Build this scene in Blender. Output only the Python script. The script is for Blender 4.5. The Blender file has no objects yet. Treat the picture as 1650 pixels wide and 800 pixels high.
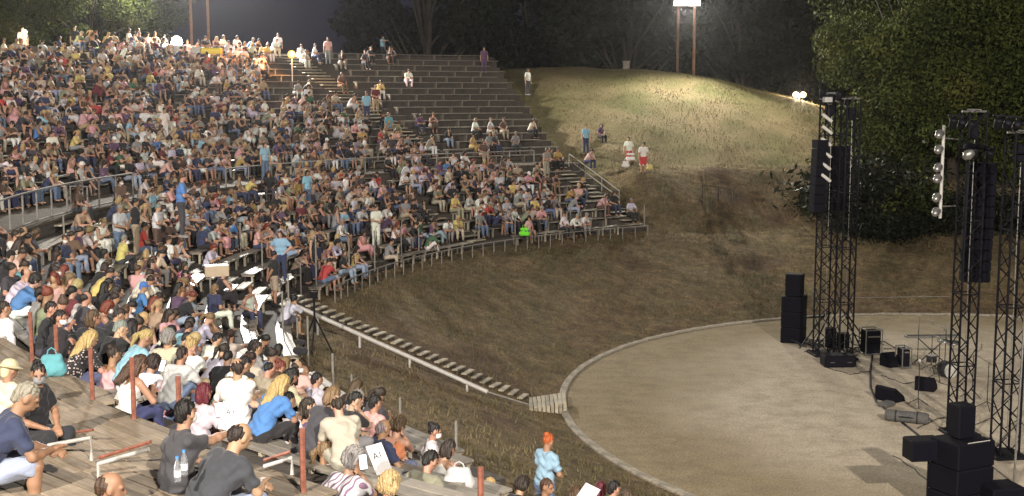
import bpy, math, random
import numpy as np
from mathutils import Vector, Matrix
random.seed(7); RNG = np.random.default_rng(7)
SC = bpy.context.scene; COL = SC.collection
PI = math.pi
# ------------------------------------------------------------------ camera
CAMZ = 9.5; F = 2000.0; PITCH = math.atan(250.0/2000.0)
cam = bpy.data.cameras.new('camera'); camo = bpy.data.objects.new('camera', cam); COL.objects.link(camo)
camo.location = (0, 0, CAMZ); camo.rotation_euler = (PI/2-PITCH, 0, 0)
cam.sensor_width = 36; cam.lens = 36*F/1650; cam.clip_end = 2000; cam.clip_start = .1
SC.camera = camo
SC.render.resolution_x = 1024; SC.render.resolution_y = 496
SC.view_settings.view_transform = 'Standard'; SC.view_settings.look = 'None'
SC.view_settings.exposure = .14; SC.view_settings.gamma = 1
# ------------------------------------------------------------------ night sky
w = bpy.data.worlds.new('World'); SC.world = w; w.use_nodes = True
bg = w.node_tree.nodes['Background']; bg.inputs[0].default_value = (.28, .28, .44, 1); bg.inputs[1].default_value = .050
# ------------------------------------------------------------------ flood lamps (hung on the masts built further down, plus an added tree fill)
def spot(name, loc, target, power, size=100, radius=.35, col=(1, .93, .80), blend=.6):
    l = bpy.data.lights.new(name, 'SPOT'); l.energy = power; l.color = col; l.spot_size = math.radians(size)
    l.spot_blend = blend; l.shadow_soft_size = radius
    o = bpy.data.objects.new(name, l); COL.objects.link(o); o.location = loc
    o.rotation_euler = (Vector(target)-Vector(loc)).to_track_quat('-Z', 'Y').to_euler(); return o
C0 = Vector((20.13, 38.66, 0))                  # centre of the seating rings
O0 = Vector((17.24, 37.17, 0)); RO = 15.68      # centre and radius of the orchestra
MAST_RIGHT = Vector((12.0, 86.5, 15.45))       # far right mast lamp centre
MAST_LEFT = Vector((-20.4, 82.0, 18.6))       # far left mast lamp centre (lamp just above the frame)
MAST_NEAR_A = Vector((-19.0, -20.0, 27.0))     # masts of the same kind on the rim behind the camera
MAST_NEAR_B = Vector((14.0, -20.0, 26.0))
P = 1.0
spot('flood_far_right', MAST_RIGHT+Vector((0, -.5, 0)), (11, 46, 9), 17000*P, 172, .4, (1, .95, .78), .9)
spot('flood_right_side', MAST_RIGHT+Vector((.5, -.4, 0)), (22, 74, 8), 5200*P, 95, .3, (1, .93, .70), 1.0)
spot('tree_fill_left', MAST_LEFT+Vector((-.6, .2, 0)), (-33, 80, 13), 24000*P, 90, .3, (1, .95, .80), 1.0)  # extra spot added to brighten the upper-left trees
spot('flood_far_left', MAST_LEFT+Vector((0, -.5, 0)), (0, 45, 3), 66000*P, 140, 1.3, (1, .95, .86))
spot('flood_near_left', MAST_NEAR_A+Vector((0, .5, 0)), (-11, 44, 5), 104000*P, 110, .5, (1, .90, .80))
spot('flood_near_right', MAST_NEAR_B+Vector((0, .5, 0)), (8, 42, 2), 112000*P, 110, .5, (1, .90, .80))

# ------------------------------------------------------------------ projection helpers
cp, sp = math.cos(PITCH), math.sin(PITCH)
def ray(px, py):
    x = (px-825)/F; y = -(py-400)/F
    return Vector((x, cp+y*sp, -sp+y*cp))
def at_z(px, py, z):
    d = ray(px, py); t = (z-CAMZ)/d.z; return Vector((d.x*t, d.y*t, z))
def at_D(px, py, D):
    d = ray(px, py); t = D/d.y; return Vector((d.x*t, D, CAMZ+d.z*t))
def proj(p):
    x, y, z = p[0], p[1], p[2]-CAMZ
    dep = y*cp - z*sp; up = y*sp + z*cp
    return (825+F*x/dep, 400-F*up/dep, dep)
def pol(r, a, z=0): return Vector((C0.x+r*math.cos(a), C0.y+r*math.sin(a), z))
def rad(p): return math.hypot(p[0]-C0.x, p[1]-C0.y)
def ang(p): return math.atan2(p[1]-C0.y, p[0]-C0.x) % (2*PI)
D2R = PI/180
# ------------------------------------------------------------------ object helpers
def tag(o, label=None, cat=None, group=None, kind=None):
    if label: o['label'] = label
    if cat: o['category'] = cat
    if group: o['group'] = group
    if kind: o['kind'] = kind
    return o
def empty(name, loc=(0, 0, 0), rz=0, label=None, cat=None, group=None):
    o = bpy.data.objects.new(name, None); COL.objects.link(o); o.location = loc; o.rotation_euler = (0, 0, rz)
    o.empty_display_size = .1
    return tag(o, label, cat, group)
def link(name, me, parent=None, loc=None, rot=None):
    o = bpy.data.objects.new(name, me); COL.objects.link(o)
    if parent is not None: o.parent = parent
    if loc is not None: o.location = loc
    if rot is not None: o.rotation_euler = rot
    return o
def copy_tree(o, parent=None):
    c = o.copy(); COL.objects.link(c)
    if parent is not None: c.parent = parent
    for ch in o.children: copy_tree(ch, c)
    return c
class MB:
    """collects simple solids into one mesh"""
    def __init__(s): s.v = []; s.f = []
    def add(s, vs, fs):
        n = len(s.v); s.v += [tuple(v) for v in vs]; s.f += [tuple(i+n for i in f) for f in fs]; return s
    def box(s, x0, x1, y0, y1, z0, z1, M=None):
        vs = [Vector((x, y, z)) for z in (z0, z1) for y in (y0, y1) for x in (x0, x1)]
        if M is not None: vs = [M @ v for v in vs]
        return s.add(vs, [(0, 2, 3, 1), (4, 5, 7, 6), (0, 1, 5, 4), (2, 6, 7, 3), (0, 4, 6, 2), (1, 3, 7, 5)])
    def bevbox(s, x0, x1, y0, y1, z0, z1, b=.02, M=None):
        vs = []
        for z, ins in ((z0, b), (z0+b, 0), (z1-b, 0), (z1, b)):
            X0, X1, Y0, Y1 = x0+ins, x1-ins, y0+ins, y1-ins
            c = b
            vs += [(X0+c, Y0, z), (X1-c, Y0, z), (X1, Y0+c, z), (X1, Y1-c, z), (X1-c, Y1, z), (X0+c, Y1, z), (X0, Y1-c, z), (X0, Y0+c, z)]
        vs = [Vector(v) for v in vs]
        if M is not None: vs = [M @ v for v in vs]
        fs = [tuple(reversed(range(8))), tuple(range(24, 32))]
        for k in range(3):
            for i in range(8):
                a = k*8+i; b_ = k*8+(i+1) % 8; fs.append((a, b_, b_+8, a+8))
        return s.add(vs, fs)
    def tube(s, pts, r, n=6, r2=None, cap=True):
        pts = [Vector(p) for p in pts]; r2 = r if r2 is None else r2; vs = []; L = len(pts)
        up = Vector((0, 0, 1))
        for i, p in enumerate(pts):
            d = (pts[min(i+1, L-1)]-pts[max(i-1, 0)]).normalized()
            u = d.cross(up)
            if u.length < .05: u = d.cross(Vector((0, 1, 0)))
            u.normalize(); v = d.cross(u); rr = r+(r2-r)*i/max(1, L-1)
            for k in range(n):
                a = 2*PI*k/n; vs.append(p+u*(rr*math.cos(a))+v*(rr*math.sin(a)))
        fs = []
        for i in range(L-1):
            for k in range(n):
                a = i*n+k; b = i*n+(k+1) % n; fs.append((a, a+n, b+n, b))
        if cap: fs.append(tuple(range(n))); fs.append(tuple(reversed(range((L-1)*n, L*n))))
        return s.add(vs, fs)
    def lathe(s, prof, n=16, M=None):
        vs = []
        for r, z in prof:
            for k in range(n): vs.append(Vector((r*math.cos(2*PI*k/n), r*math.sin(2*PI*k/n), z)))
        if M is not None: vs = [M @ v for v in vs]
        fs = []
        for i in range(len(prof)-1):
            for k in range(n):
                a = i*n+k; b = i*n+(k+1) % n; fs.append((a, b, b+n, a+n))
        fs.append(tuple(reversed(range(n)))); fs.append(tuple(range((len(prof)-1)*n, len(prof)*n)))
        return s.add(vs, fs)
    def mesh(s, name, mat, smooth=False):
        me = bpy.data.meshes.new(name); me.from_pydata(s.v, [], s.f); me.materials.append(mat)
        if smooth: me.polygons.foreach_set('use_smooth', [True]*len(me.polygons))
        me.update(); return me
    def build(s, name, mat, parent=None, loc=None, rot=None, smooth=False):
        return link(name, s.mesh(name, mat, smooth), parent, loc, rot)
def np_mesh(name, V, Fq, mat, smooth=True):
    V = np.ascontiguousarray(V, dtype=np.float32); Fq = np.ascontiguousarray(Fq, dtype=np.int32)
    me = bpy.data.meshes.new(name); k = Fq.shape[1]; n = len(Fq)
    me.vertices.add(len(V)); me.vertices.foreach_set('co', V.ravel())
    me.loops.add(n*k); me.loops.foreach_set('vertex_index', Fq.ravel())
    me.polygons.add(n); me.polygons.foreach_set('loop_start', np.arange(0, n*k, k, dtype=np.int32))
    me.polygons.foreach_set('loop_total', np.full(n, k, dtype=np.int32))
    if smooth: me.polygons.foreach_set('use_smooth', np.ones(n, dtype=bool))
    if mat is not None: me.materials.append(mat)
    me.update(calc_edges=True); return me

# ------------------------------------------------------------------ materials
def new_mat(name):
    m = bpy.data.materials.new(name); m.use_nodes = True; nt = m.node_tree
    return m, nt, nt.nodes['Principled BSDF']
def N(nt, t, **kw):
    n = nt.nodes.new(t)
    for k, v in kw.items(): setattr(n, k, v)
    return n
def ramp(nt, fac, stops):
    r = N(nt, 'ShaderNodeValToRGB'); e = r.color_ramp.elements
    while len(e) < len(stops): e.new(.5)
    for i, (p, c) in enumerate(stops): e[i].position = p; e[i].color = (*c, 1)
    nt.links.new(fac, r.inputs[0]); return r.outputs[0]
def noise(nt, vec, scale, detail=4, rough=.6):
    n = N(nt, 'ShaderNodeTexNoise'); n.inputs['Scale'].default_value = scale; n.inputs['Detail'].default_value = detail
    n.inputs['Roughness'].default_value = rough; nt.links.new(vec, n.inputs['Vector']); return n.outputs['Fac']
def mixc(nt, fac, a, b, mode='MIX'):
    m = N(nt, 'ShaderNodeMix', data_type='RGBA', blend_type=mode)
    for s_, v in ((m.inputs['Factor'], fac), (m.inputs['A'], a), (m.inputs['B'], b)):
        if isinstance(v, (tuple, list)): s_.default_value = (*v, 1)
        elif isinstance(v, (int, float)): s_.default_value = v
        else: nt.links.new(v, s_)
    return m.outputs['Result']
def bump(nt, b, h, strength=.4, dist=.02):
    n = N(nt, 'ShaderNodeBump'); n.inputs['Strength'].default_value = strength; n.inputs['Distance'].default_value = dist
    nt.links.new(h, n.inputs['Height']); nt.links.new(n.outputs[0], b.inputs['Normal'])
def simple(name, col, rough=.6, metal=0, var=.25, scale=8, bmp=.1, emit=None, es=0, coord='Object', spec=None):
    m, nt, b = new_mat(name); tc = N(nt, 'ShaderNodeTexCoord').outputs[coord]
    f = noise(nt, tc, scale); lo = tuple(c*(1-var) for c in col); hi = tuple(min(1, c*(1+var)) for c in col)
    nt.links.new(ramp(nt, f, [(.3, lo), (.7, hi)]), b.inputs['Base Color'])
    b.inputs['Roughness'].default_value = rough; b.inputs['Metallic'].default_value = metal
    if spec is not None: b.inputs['Specular IOR Level'].default_value = spec
    if bmp: bump(nt, b, noise(nt, tc, scale*6), bmp, .01)
    if emit: b.inputs['Emission Color'].default_value = (*emit, 1); b.inputs['Emission Strength'].default_value = es
    return m
def objcol(name, rough, bs=60, bstr=.3, bd=.01, var=.15, vs=5, pattern=None):
    """colour from the object's own colour; cloth, skin, hair and wood share these"""
    m, nt, b = new_mat(name); oi = N(nt, 'ShaderNodeObjectInfo'); tc = N(nt, 'ShaderNodeTexCoord').outputs['Object']
    if pattern == 'hair':
        mp = N(nt, 'ShaderNodeMapping'); mp.inputs['Scale'].default_value = (90, 90, 9); nt.links.new(tc, mp.inputs['Vector']); tcs = mp.outputs[0]; vs = 1
    else: tcs = tc
    f = noise(nt, tcs, vs, 3); g = ramp(nt, f, [(.3, (1-var,)*3), (.7, (1+var*.5,)*3)])
    c = mixc(nt, 1.0, oi.outputs['Color'], g, 'MULTIPLY')
    if pattern == 'stripe':
        wv = N(nt, 'ShaderNodeTexWave', wave_type='BANDS', bands_direction='X'); wv.inputs['Scale'].default_value = 5.2
        wv.inputs['Distortion'].default_value = 0; nt.links.new(tc, wv.inputs['Vector'])
        c = mixc(nt, ramp(nt, wv.outputs['Fac'], [(.25, (1, 1, 1)), (.42, (0, 0, 0))]), c, (.20, .12, .18))
    elif pattern == 'floral':
        vo = N(nt, 'ShaderNodeTexVoronoi'); vo.inputs['Scale'].default_value = 22; nt.links.new(tc, vo.inputs['Vector'])
        c = mixc(nt, ramp(nt, vo.outputs['Distance'], [(.22, (1, 1, 1)), (.34, (0, 0, 0))]), c, (.62, .50, .46))
    nt.links.new(c, b.inputs['Base Color']); b.inputs['Roughness'].default_value = rough
    bump(nt, b, noise(nt, tc, bs, 3), bstr, bd); return m, nt, b, tc
M = {}
m, nt, b, tc = objcol('skin', .55, 40, .08, .004, .08); M['skin'] = m
try: b.inputs['Subsurface Weight'].default_value = .0
except Exception: pass
for nm, pat in (('cloth', None), ('striped_cloth', 'stripe'), ('floral_cloth', 'floral')):
    m, nt, b, tc = objcol(nm, .9, 9, .55, .03, .10, 4, pat); M[nm] = m
    b.inputs['Sheen Weight'].default_value = .1
m, nt, b, tc = objcol('hair', .55, 60, .8, .012, .55, 30, 'hair'); M['hair'] = m
m, nt, b, tc = objcol('painted', .5, 30, .1, .004, .1, 6); M['painted'] = m
# far crowd: colour per figure from the vertex colours of the joined mesh
m, nt, b = new_mat('crowd'); at = N(nt, 'ShaderNodeVertexColor'); at.layer_name = 'Col'
tc = N(nt, 'ShaderNodeTexCoord').outputs['Object']; g = ramp(nt, noise(nt, tc, 14, 2), [(.3, (.8,)*3), (.7, (1.1,)*3)])
nt.links.new(mixc(nt, 1.0, at.outputs['Color'], g, 'MULTIPLY'), b.inputs['Base Color']); b.inputs['Roughness'].default_value = .85; M['crowd'] = m
def wood(name, c1, c2, c3, rough=.7, tint=True, spec=.5):
    m, nt, b = new_mat(name); tcn = N(nt, 'ShaderNodeTexCoord'); oi = N(nt, 'ShaderNodeObjectInfo')
    mp = N(nt, 'ShaderNodeMapping'); mp.inputs['Scale'].default_value = (1.2, 22, 10); nt.links.new(tcn.outputs['Object'], mp.inputs['Vector'])
    ad = N(nt, 'ShaderNodeVectorMath', operation='ADD'); nt.links.new(mp.outputs[0], ad.inputs[0])
    mu = N(nt, 'ShaderNodeVectorMath', operation='SCALE'); nt.links.new(oi.outputs['Location'], mu.inputs[0]); mu.inputs['Scale'].default_value = 3.7
    nt.links.new(mu.outputs[0], ad.inputs[1])
    f = noise(nt, ad.outputs[0], 1.6, 6, .7)
    c = ramp(nt, f, [(.25, c1), (.5, c2), (.75, c3)])
    st = noise(nt, tcn.outputs['Object'], 2.5, 3); c = mixc(nt, ramp(nt, st, [(.45, (0, 0, 0)), (.75, (.5, .5, .5))]), c, tuple(x*.55 for x in c1))
    if tint:
        rr = N(nt, 'ShaderNodeMapRange'); nt.links.new(oi.outputs['Random'], rr.inputs['Value']); rr.inputs['To Min'].default_value = .72; rr.inputs['To Max'].default_value = 1.18
        hs = N(nt, 'ShaderNodeHueSaturation'); nt.links.new(rr.outputs[0], hs.inputs['Value']); nt.links.new(c, hs.inputs['Color']); c = hs.outputs[0]
    nt.links.new(c, b.inputs['Base Color']); b.inputs['Roughness'].default_value = rough; b.inputs['Specular IOR Level'].default_value = spec
    bump(nt, b, f, .5, .01); M[name] = m; return m
wood('bench_wood', (.15, .135, .115), (.27, .245, .205), (.40, .37, .31), .45, True, .5)
wood('deck_wood', (.15, .115, .08), (.28, .225, .16), (.40, .335, .245), .8)
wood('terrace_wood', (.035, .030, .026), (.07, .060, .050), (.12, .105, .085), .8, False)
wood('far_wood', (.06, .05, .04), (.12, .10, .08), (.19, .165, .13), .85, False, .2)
wood('pale_wood', (.26, .23, .17), (.40, .36, .27), (.52, .47, .36), .6)
wood('pole_wood', (.12, .065, .04), (.22, .12, .08), (.30, .17, .11), .75)
wood('bark', (.03, .025, .02), (.07, .055, .04), (.12, .10, .07), .9)
M['black_metal'] = simple('black_metal', (.006, .006, .009), .6, 0, .3, spec=.2)
M['black_box'] = simple('black_box', (.005, .005, .009), .75, 0, .3, 20, spec=.15)
M['grille'] = simple('grille', (.005, .005, .009), .85, .0, .5, 90, .3, spec=.1)
M['steel'] = simple('steel', (.30, .30, .29), .35, .7, .2)
M['grey_rod'] = simple('grey_rod', (.22, .21, .19), .75, .0, .25)
M['white_metal'] = simple('white_metal', (.46, .45, .42), .6, .1, .15)
M['red_rust'] = simple('red_rust', (.23, .085, .055), .6, .1, .35, 14)
M['white_paper'] = simple('white_paper', (.80, .80, .80), .7, 0, .03, 4, 0)
M['ink'] = simple('ink', (.03, .03, .04), .6, 0, .1, 4, 0)
M['dark_plastic'] = simple('dark_plastic', (.014, .014, .017), .8, 0, .2)
M['canvas'] = simple('canvas', (.09, .09, .085), .85, 0, .3, 20, .4)
M['lamp_white'] = simple('lamp_white', (.03, .03, .03), .4, 0, .0, 2, 0, (1, .96, .86), 60)
M['lamp_warm'] = simple('lamp_warm', (.03, .03, .03), .4, 0, .0, 2, 0, (1, .70, .34), 1.9)
M['lamp_orange'] = simple('lamp_orange', (.03, .02, .01), .4, 0, .0, 2, 0, (1, .36, .06), 2.2)
M['screen'] = simple('screen', (.5, .5, .5), .4, 0, .0, 2, 0, (.8, .9, 1), 2.0)
M['stone'] = simple('stone', (.26, .24, .20), .85, 0, .3, 6, .5)
M['concrete'] = simple('concrete', (.30, .27, .215), .9, 0, .4, 5, .6)
m, nt, b = new_mat('clear_plastic'); b.inputs['Base Color'].default_value = (.85, .9, .95, 1); b.inputs['Roughness'].default_value = .08
b.inputs['Transmission Weight'].default_value = .85; b.inputs['IOR'].default_value = 1.2; M['clear_plastic'] = m
def leafmat(name, stops, rough=.6):
    m, nt, b = new_mat(name); tc = N(nt, 'ShaderNodeTexCoord').outputs['Object']
    a = noise(nt, tc, .35, 3); f = noise(nt, tc, 5, 2); ad = N(nt, 'ShaderNodeMath', operation='MULTIPLY_ADD'); nt.links.new(f, ad.inputs[0]); ad.inputs[1].default_value = .5
    nt.links.new(a, ad.inputs[2]); sb = N(nt, 'ShaderNodeMath', operation='SUBTRACT'); nt.links.new(ad.outputs[0], sb.inputs[0]); sb.inputs[1].default_value = .25
    nt.links.new(ramp(nt, sb.outputs[0], stops), b.inputs['Base Color']); b.inputs['Roughness'].default_value = rough; b.inputs['Specular IOR Level'].default_value = .15; M[name] = m
leafmat('leaf', [(.30, (.018, .027, .006)), (.5, (.048, .064, .013)), (.70, (.11, .11, .028))], .8)
leafmat('leaf_shaded', [(.35, (.008, .011, .006)), (.55, (.014, .018, .009)), (.75, (.028, .024, .012))])  # night shade put into the leaf colour of far trees and most shrubs
leafmat('grass_blade', [(.30, (.085, .075, .035)), (.5, (.14, .115, .06)), (.70, (.20, .165, .09))], .8)
# ground
m, nt, b = new_mat('dry_grass'); tc = N(nt, 'ShaderNodeTexCoord').outputs['Object']
n1 = noise(nt, tc, .22, 5, .6); n2 = noise(nt, tc, 2.2, 6, .75); n3 = noise(nt, tc, 14, 4, .7)
c = ramp(nt, n1, [(.38, (.150, .102, .066)), (.47, (.235, .170, .096)), (.55, (.180, .145, .078)), (.64, (.265, .195, .110))])
g = ramp(nt, n2, [(.32, (.50, .48, .46)), (.5, (1, 1, 1)), (.68, (1.5, 1.5, 1.38))]); c = mixc(nt, 1.0, c, g, 'MULTIPLY')
g = ramp(nt, n3, [(.32, (.50, .50, .50)), (.62, (1.35, 1.35, 1.35))]); c = mixc(nt, 1.0, c, g, 'MULTIPLY')
at = N(nt, 'ShaderNodeVertexColor'); at.layer_name = 'Grass'        # where the short green turf grows on the upper bank
c = mixc(nt, at.outputs['Color'], c, mixc(nt, 1.0, mixc(nt, ramp(nt, n1, [(.40, (0, 0, 0)), (.6, (1, 1, 1))]), (.150, .150, .058), (.265, .210, .115)), mixc(nt, .6, (1, 1, 1), g, 'MULTIPLY'), 'MULTIPLY'))
nt.links.new(c, b.inputs['Base Color']); b.inputs['Roughness'].default_value = .95; b.inputs['Specular IOR Level'].default_value = .2
ad = N(nt, 'ShaderNodeMath', operation='ADD'); nt.links.new(n2, ad.inputs[0]); nt.links.new(n3, ad.inputs[1]); bump(nt, b, ad.outputs[0], 1.0, .16); M['dry_grass'] = m
# orchestra floor: packed sand, weeds towards the rim
m, nt, b = new_mat('packed_sand'); tc = N(nt, 'ShaderNodeTexCoord').outputs['Object']
n1 = noise(nt, tc, .16, 4, .55); n2 = noise(nt, tc, 1.4, 6, .7); n3 = noise(nt, tc, 16, 4, .7)
ln = N(nt, 'ShaderNodeVectorMath', operation='LENGTH'); nt.links.new(tc, ln.inputs[0])
mr = N(nt, 'ShaderNodeMapRange'); nt.links.new(ln.outputs['Value'], mr.inputs['Value']); mr.inputs['From Min'].default_value = 9.0; mr.inputs['From Max'].default_value = 14.4
ad = N(nt, 'ShaderNodeMath', operation='MULTIPLY_ADD'); nt.links.new(n1, ad.inputs[0]); ad.inputs[1].default_value = 1.4; nt.links.new(mr.outputs[0], ad.inputs[2])
ad2 = N(nt, 'ShaderNodeMath', operation='MULTIPLY_ADD'); nt.links.new(n2, ad2.inputs[0]); ad2.inputs[1].default_value = .6; nt.links.new(ad.outputs[0], ad2.inputs[2])
mr2 = N(nt, 'ShaderNodeMapRange'); nt.links.new(ad2.outputs[0], mr2.inputs['Value']); mr2.inputs['From Min'].default_value = 1.15; mr2.inputs['From Max'].default_value = 1.85
c = mixc(nt, mr2.outputs[0], (.49, .425, .325), (.27, .215, .125))
g = ramp(nt, n3, [(.35, (.66, .66, .66)), (.62, (1.18, 1.18, 1.18))]); c = mixc(nt, 1.0, c, g, 'MULTIPLY')
g = ramp(nt, n2, [(.36, (.76, .75, .72)), (.6, (1.08, 1.08, 1.08))]); c = mixc(nt, 1.0, c, g, 'MULTIPLY')
nt.links.new(c, b.inputs['Base Color']); b.inputs['Roughness'].default_value = .95; bump(nt, b, n3, .5, .02); M['packed_sand'] = m

# ------------------------------------------------------------------ theatre geometry
RL0, PL, ZL0, HL = 26.9, .925, 3.0, .33         # lower tier: first seat radius, pitch, height, rise (9 rows, the 9th is the walkway edge)
RU0, PU, ZU0, HU = 36.9, 1.0, 6.05, .375        # upper tier
RD0, RD1 = 34.15, 36.62                         # walkway between the tiers
def aend(r): return float(np.interp(r, [26.9, 34, 44, 53, 58], [119.6, 118.7, 115.6, 113.8, 113.2]))*D2R   # the straight right-hand end of the stand
def nend(r): return float(np.interp(r, [26.9, 34.2, 40], [221.5, 236.5, 238]))*D2R                        # its near end
def redge(a): return RD0+float(np.interp(a/D2R, [221, 236], [0, .80]))      # walkway edge
def lowrow(k): return RL0+PL*k, ZL0+HL*k
def uprow(j): return RU0+PU*j, ZU0+HU*j
def crest(a):
    d = math.degrees(a) % 360
    if d > 200: return float(np.interp(d, [200, 222, 240, 320, 360], [11.8, 7.2, 7.0, 5.0, 3.6]))
    return float(np.interp(d, [0, 40, 60, 72, 80, 90, 95, 99.5, 106, 113, 125, 140, 200], [3.6, 4.6, 5.5, 6.2, 7.2, 8.9, 10.0, 10.85, 11.2, 11.4, 11.7, 11.8, 11.8]))
def ground_z(x, y):
    r = math.hypot(x-C0.x, y-C0.y); a = ang((x, y)); d = math.degrees(a); dO = math.hypot(x-O0.x, y-O0.y)-RO
    if dO <= 0: return -.06
    nz = .10*math.sin(x*.9+y*.5)*math.sin(y*.7-x*.3)+.05*math.sin(x*2.3)*math.sin(y*1.9+1)
    side = min(1, max(0, (d-300)/20)) if d > 180 else min(1, max(0, (35-d)/25)) if d < 35 else 0   # open side behind the stage
    ct = crest(a); low = min(5.3, ct*.62); rc = 48.0; nz *= min(1, dO/3)
    if r < 26.5: t = dO/(dO+26.5-r); zin = float(np.interp(t, [0, .15, .5, .85, 1], [-.05, .25, 1.25, 2.15, 2.42]))
    ws = min(1, max(0, (d-aend(r)/D2R+4)/4.0)) if d < 262 else min(1, max(0, (270-d)/8)); ws = ws*ws*(3-2*ws)
    if r < 26.5: zs = zh = zin
    else:
        if d > nend(r)/D2R+.3: zs = float(np.interp(r, [26.5, 28, 31, 36, 44, 60, 90, 400], [2.42, 2.45, 2.7, 2.9, 3.6, 5, 3, 2]))
        elif d > 213: zs = float(np.interp(r, [26.5, 34.1, 36.7, 39.5, 60, 90, 400], [2.42, 4.85, 5.1, 5.3, 6.2, 3, 2]))
        else: zs = float(np.interp(r, [26.5, 34.1, 36.7, 53.2, 57, 80, 400], [2.42, 4.85, 5.1, 11.0, ct-.3, 4, 2]))
        u = min(1, max(0, (d-98)/15)); rc = 48+4.6*u
        zh = float(np.interp(r, [26.5, 29.5, 31.8, 34.5, 38, 43, rc, rc+2, rc+6, 78, 400], [2.42, 4.1, low-.05, low, low+(.26-.08*u)*(ct-low), low+(.68-.22*u)*(ct-low), ct, ct+.03, ct-1.2, 3.5, 2]))
    z = (zs+nz*.4)*ws+(zh+nz)*(1-ws)
    return z*(1-side)+(-.06)*side
# ------------------------------------------------------------------ ground sheet
rs = np.concatenate([np.linspace(0, 10, 10), np.linspace(10.4, 60, 120), np.linspace(62, 96, 12), [120, 180, 260, 400]])
ass = np.radians(np.concatenate([np.arange(0, 110, 1.0), np.arange(110, 124, .5), np.arange(124, 360, 1.0)]))
V = []; Cc = []
for r in rs:
    for a in ass:
        x, y = C0.x+r*math.cos(a), C0.y+r*math.sin(a); V.append((x, y, ground_z(x, y)))
        d = math.degrees(a); f = 0
        if d < aend(r)/D2R+.2: f = float(np.interp(r, [32.5, 35, 49, 57], [0, .95, .95, .3]))*float(np.interp(d, [40, 70, 104, 116], [.2, 1, .95, .75]))
        Cc.append(f)
na = len(ass); Fq = []
for i in range(len(rs)-1):
    for k in range(na):
        a = i*na+k; b_ = i*na+(k+1) % na; Fq.append((a, a+na, b_+na, b_))
gm = np_mesh('ground', np.array(V), np.array(Fq), M['dry_grass'])
ca = gm.color_attributes.new('Grass', 'FLOAT_COLOR', 'POINT'); cc = np.repeat(np.array(Cc, dtype=np.float32)[:, None], 4, 1); cc[:, 3] = 1
ca.data.foreach_set('color', cc.ravel())
tag(link('ground', gm), kind='structure')
# orchestra floor and kerb ring
mb = MB(); n = 160; vs = [(0, 0, 0)]
for R in (5, 10, 15.68):
    for k in range(n): vs.append((R*math.cos(2*PI*k/n), R*math.sin(2*PI*k/n), 0))
fs = [(0, 1+k, 1+(k+1) % n) for k in range(n)]
for q in range(2):
    for k in range(n): a = 1+q*n+k; b_ = 1+q*n+(k+1) % n; fs.append((a, a+n, b_+n, b_))
mb.add(vs, fs); o = mb.build('orchestra_floor', M['packed_sand'], None, (O0.x, O0.y, 0)); tag(o, kind='structure')
kr = empty('kerb_ring', (O0.x, O0.y, 0)); tag(kr, 'pale stone kerb ring round the sandy orchestra floor', 'kerb')
random.seed(3)
ks = MB(); L = 15.68*2*PI/104
ks.bevbox(-L/2+.006, L/2-.006, -.12, .12, -.12, .06, .025); kmesh = ks.mesh('kerb_stone', M['concrete'])
for k in range(104):
    a = 2*PI*k/104
    if a < 30*D2R or a > 300*D2R: continue
    o = link('kerb_stone', kmesh, kr, (15.68*math.cos(a), 15.68*math.sin(a), random.uniform(-.012, .012)), (0, 0, a+PI/2+random.uniform(-.01, .01)))
# ------------------------------------------------------------------ stepped terrace under the benches
def ring_step(mb, r0, r1, z0, z1, a0, a1, da=1.5*D2R):
    """a tread at z1 from r0 to r1 with a riser from z0 at r0"""
    n = max(1, int((a1-a0)/da)); vs = []
    for i in range(n+1):
        a = a0+(a1-a0)*i/n
        vs += [pol(r0, a, z0), pol(r0, a, z1), pol(r1, a, z1), pol(r1, a, z0)]
    fs = []
    for i in range(n):
        q = i*4; fs += [(q, q+1, q+5, q+4), (q+1, q+2, q+6, q+5), (q+2, q+3, q+7, q+6)]
    fs += [(0, 3, 2, 1), (n*4, n*4+1, n*4+2, n*4+3)]
    mb.add(vs, fs)
mb = MB()
for k in range(0, 8):
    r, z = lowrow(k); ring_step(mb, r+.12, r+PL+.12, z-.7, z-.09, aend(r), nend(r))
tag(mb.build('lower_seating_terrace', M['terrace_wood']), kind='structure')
mb = MB()
for j in range(0, 17):
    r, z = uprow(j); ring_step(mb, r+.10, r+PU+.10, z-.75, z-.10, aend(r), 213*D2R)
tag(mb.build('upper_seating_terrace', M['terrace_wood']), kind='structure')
mb = MB(); r, z = uprow(16); ring_step(mb, r+.95, r+4.5, z-2.2, z-.14, 121*D2R, 212*D2R)
tag(mb.build('rim_path', M['dry_grass']), kind='structure')
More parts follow.
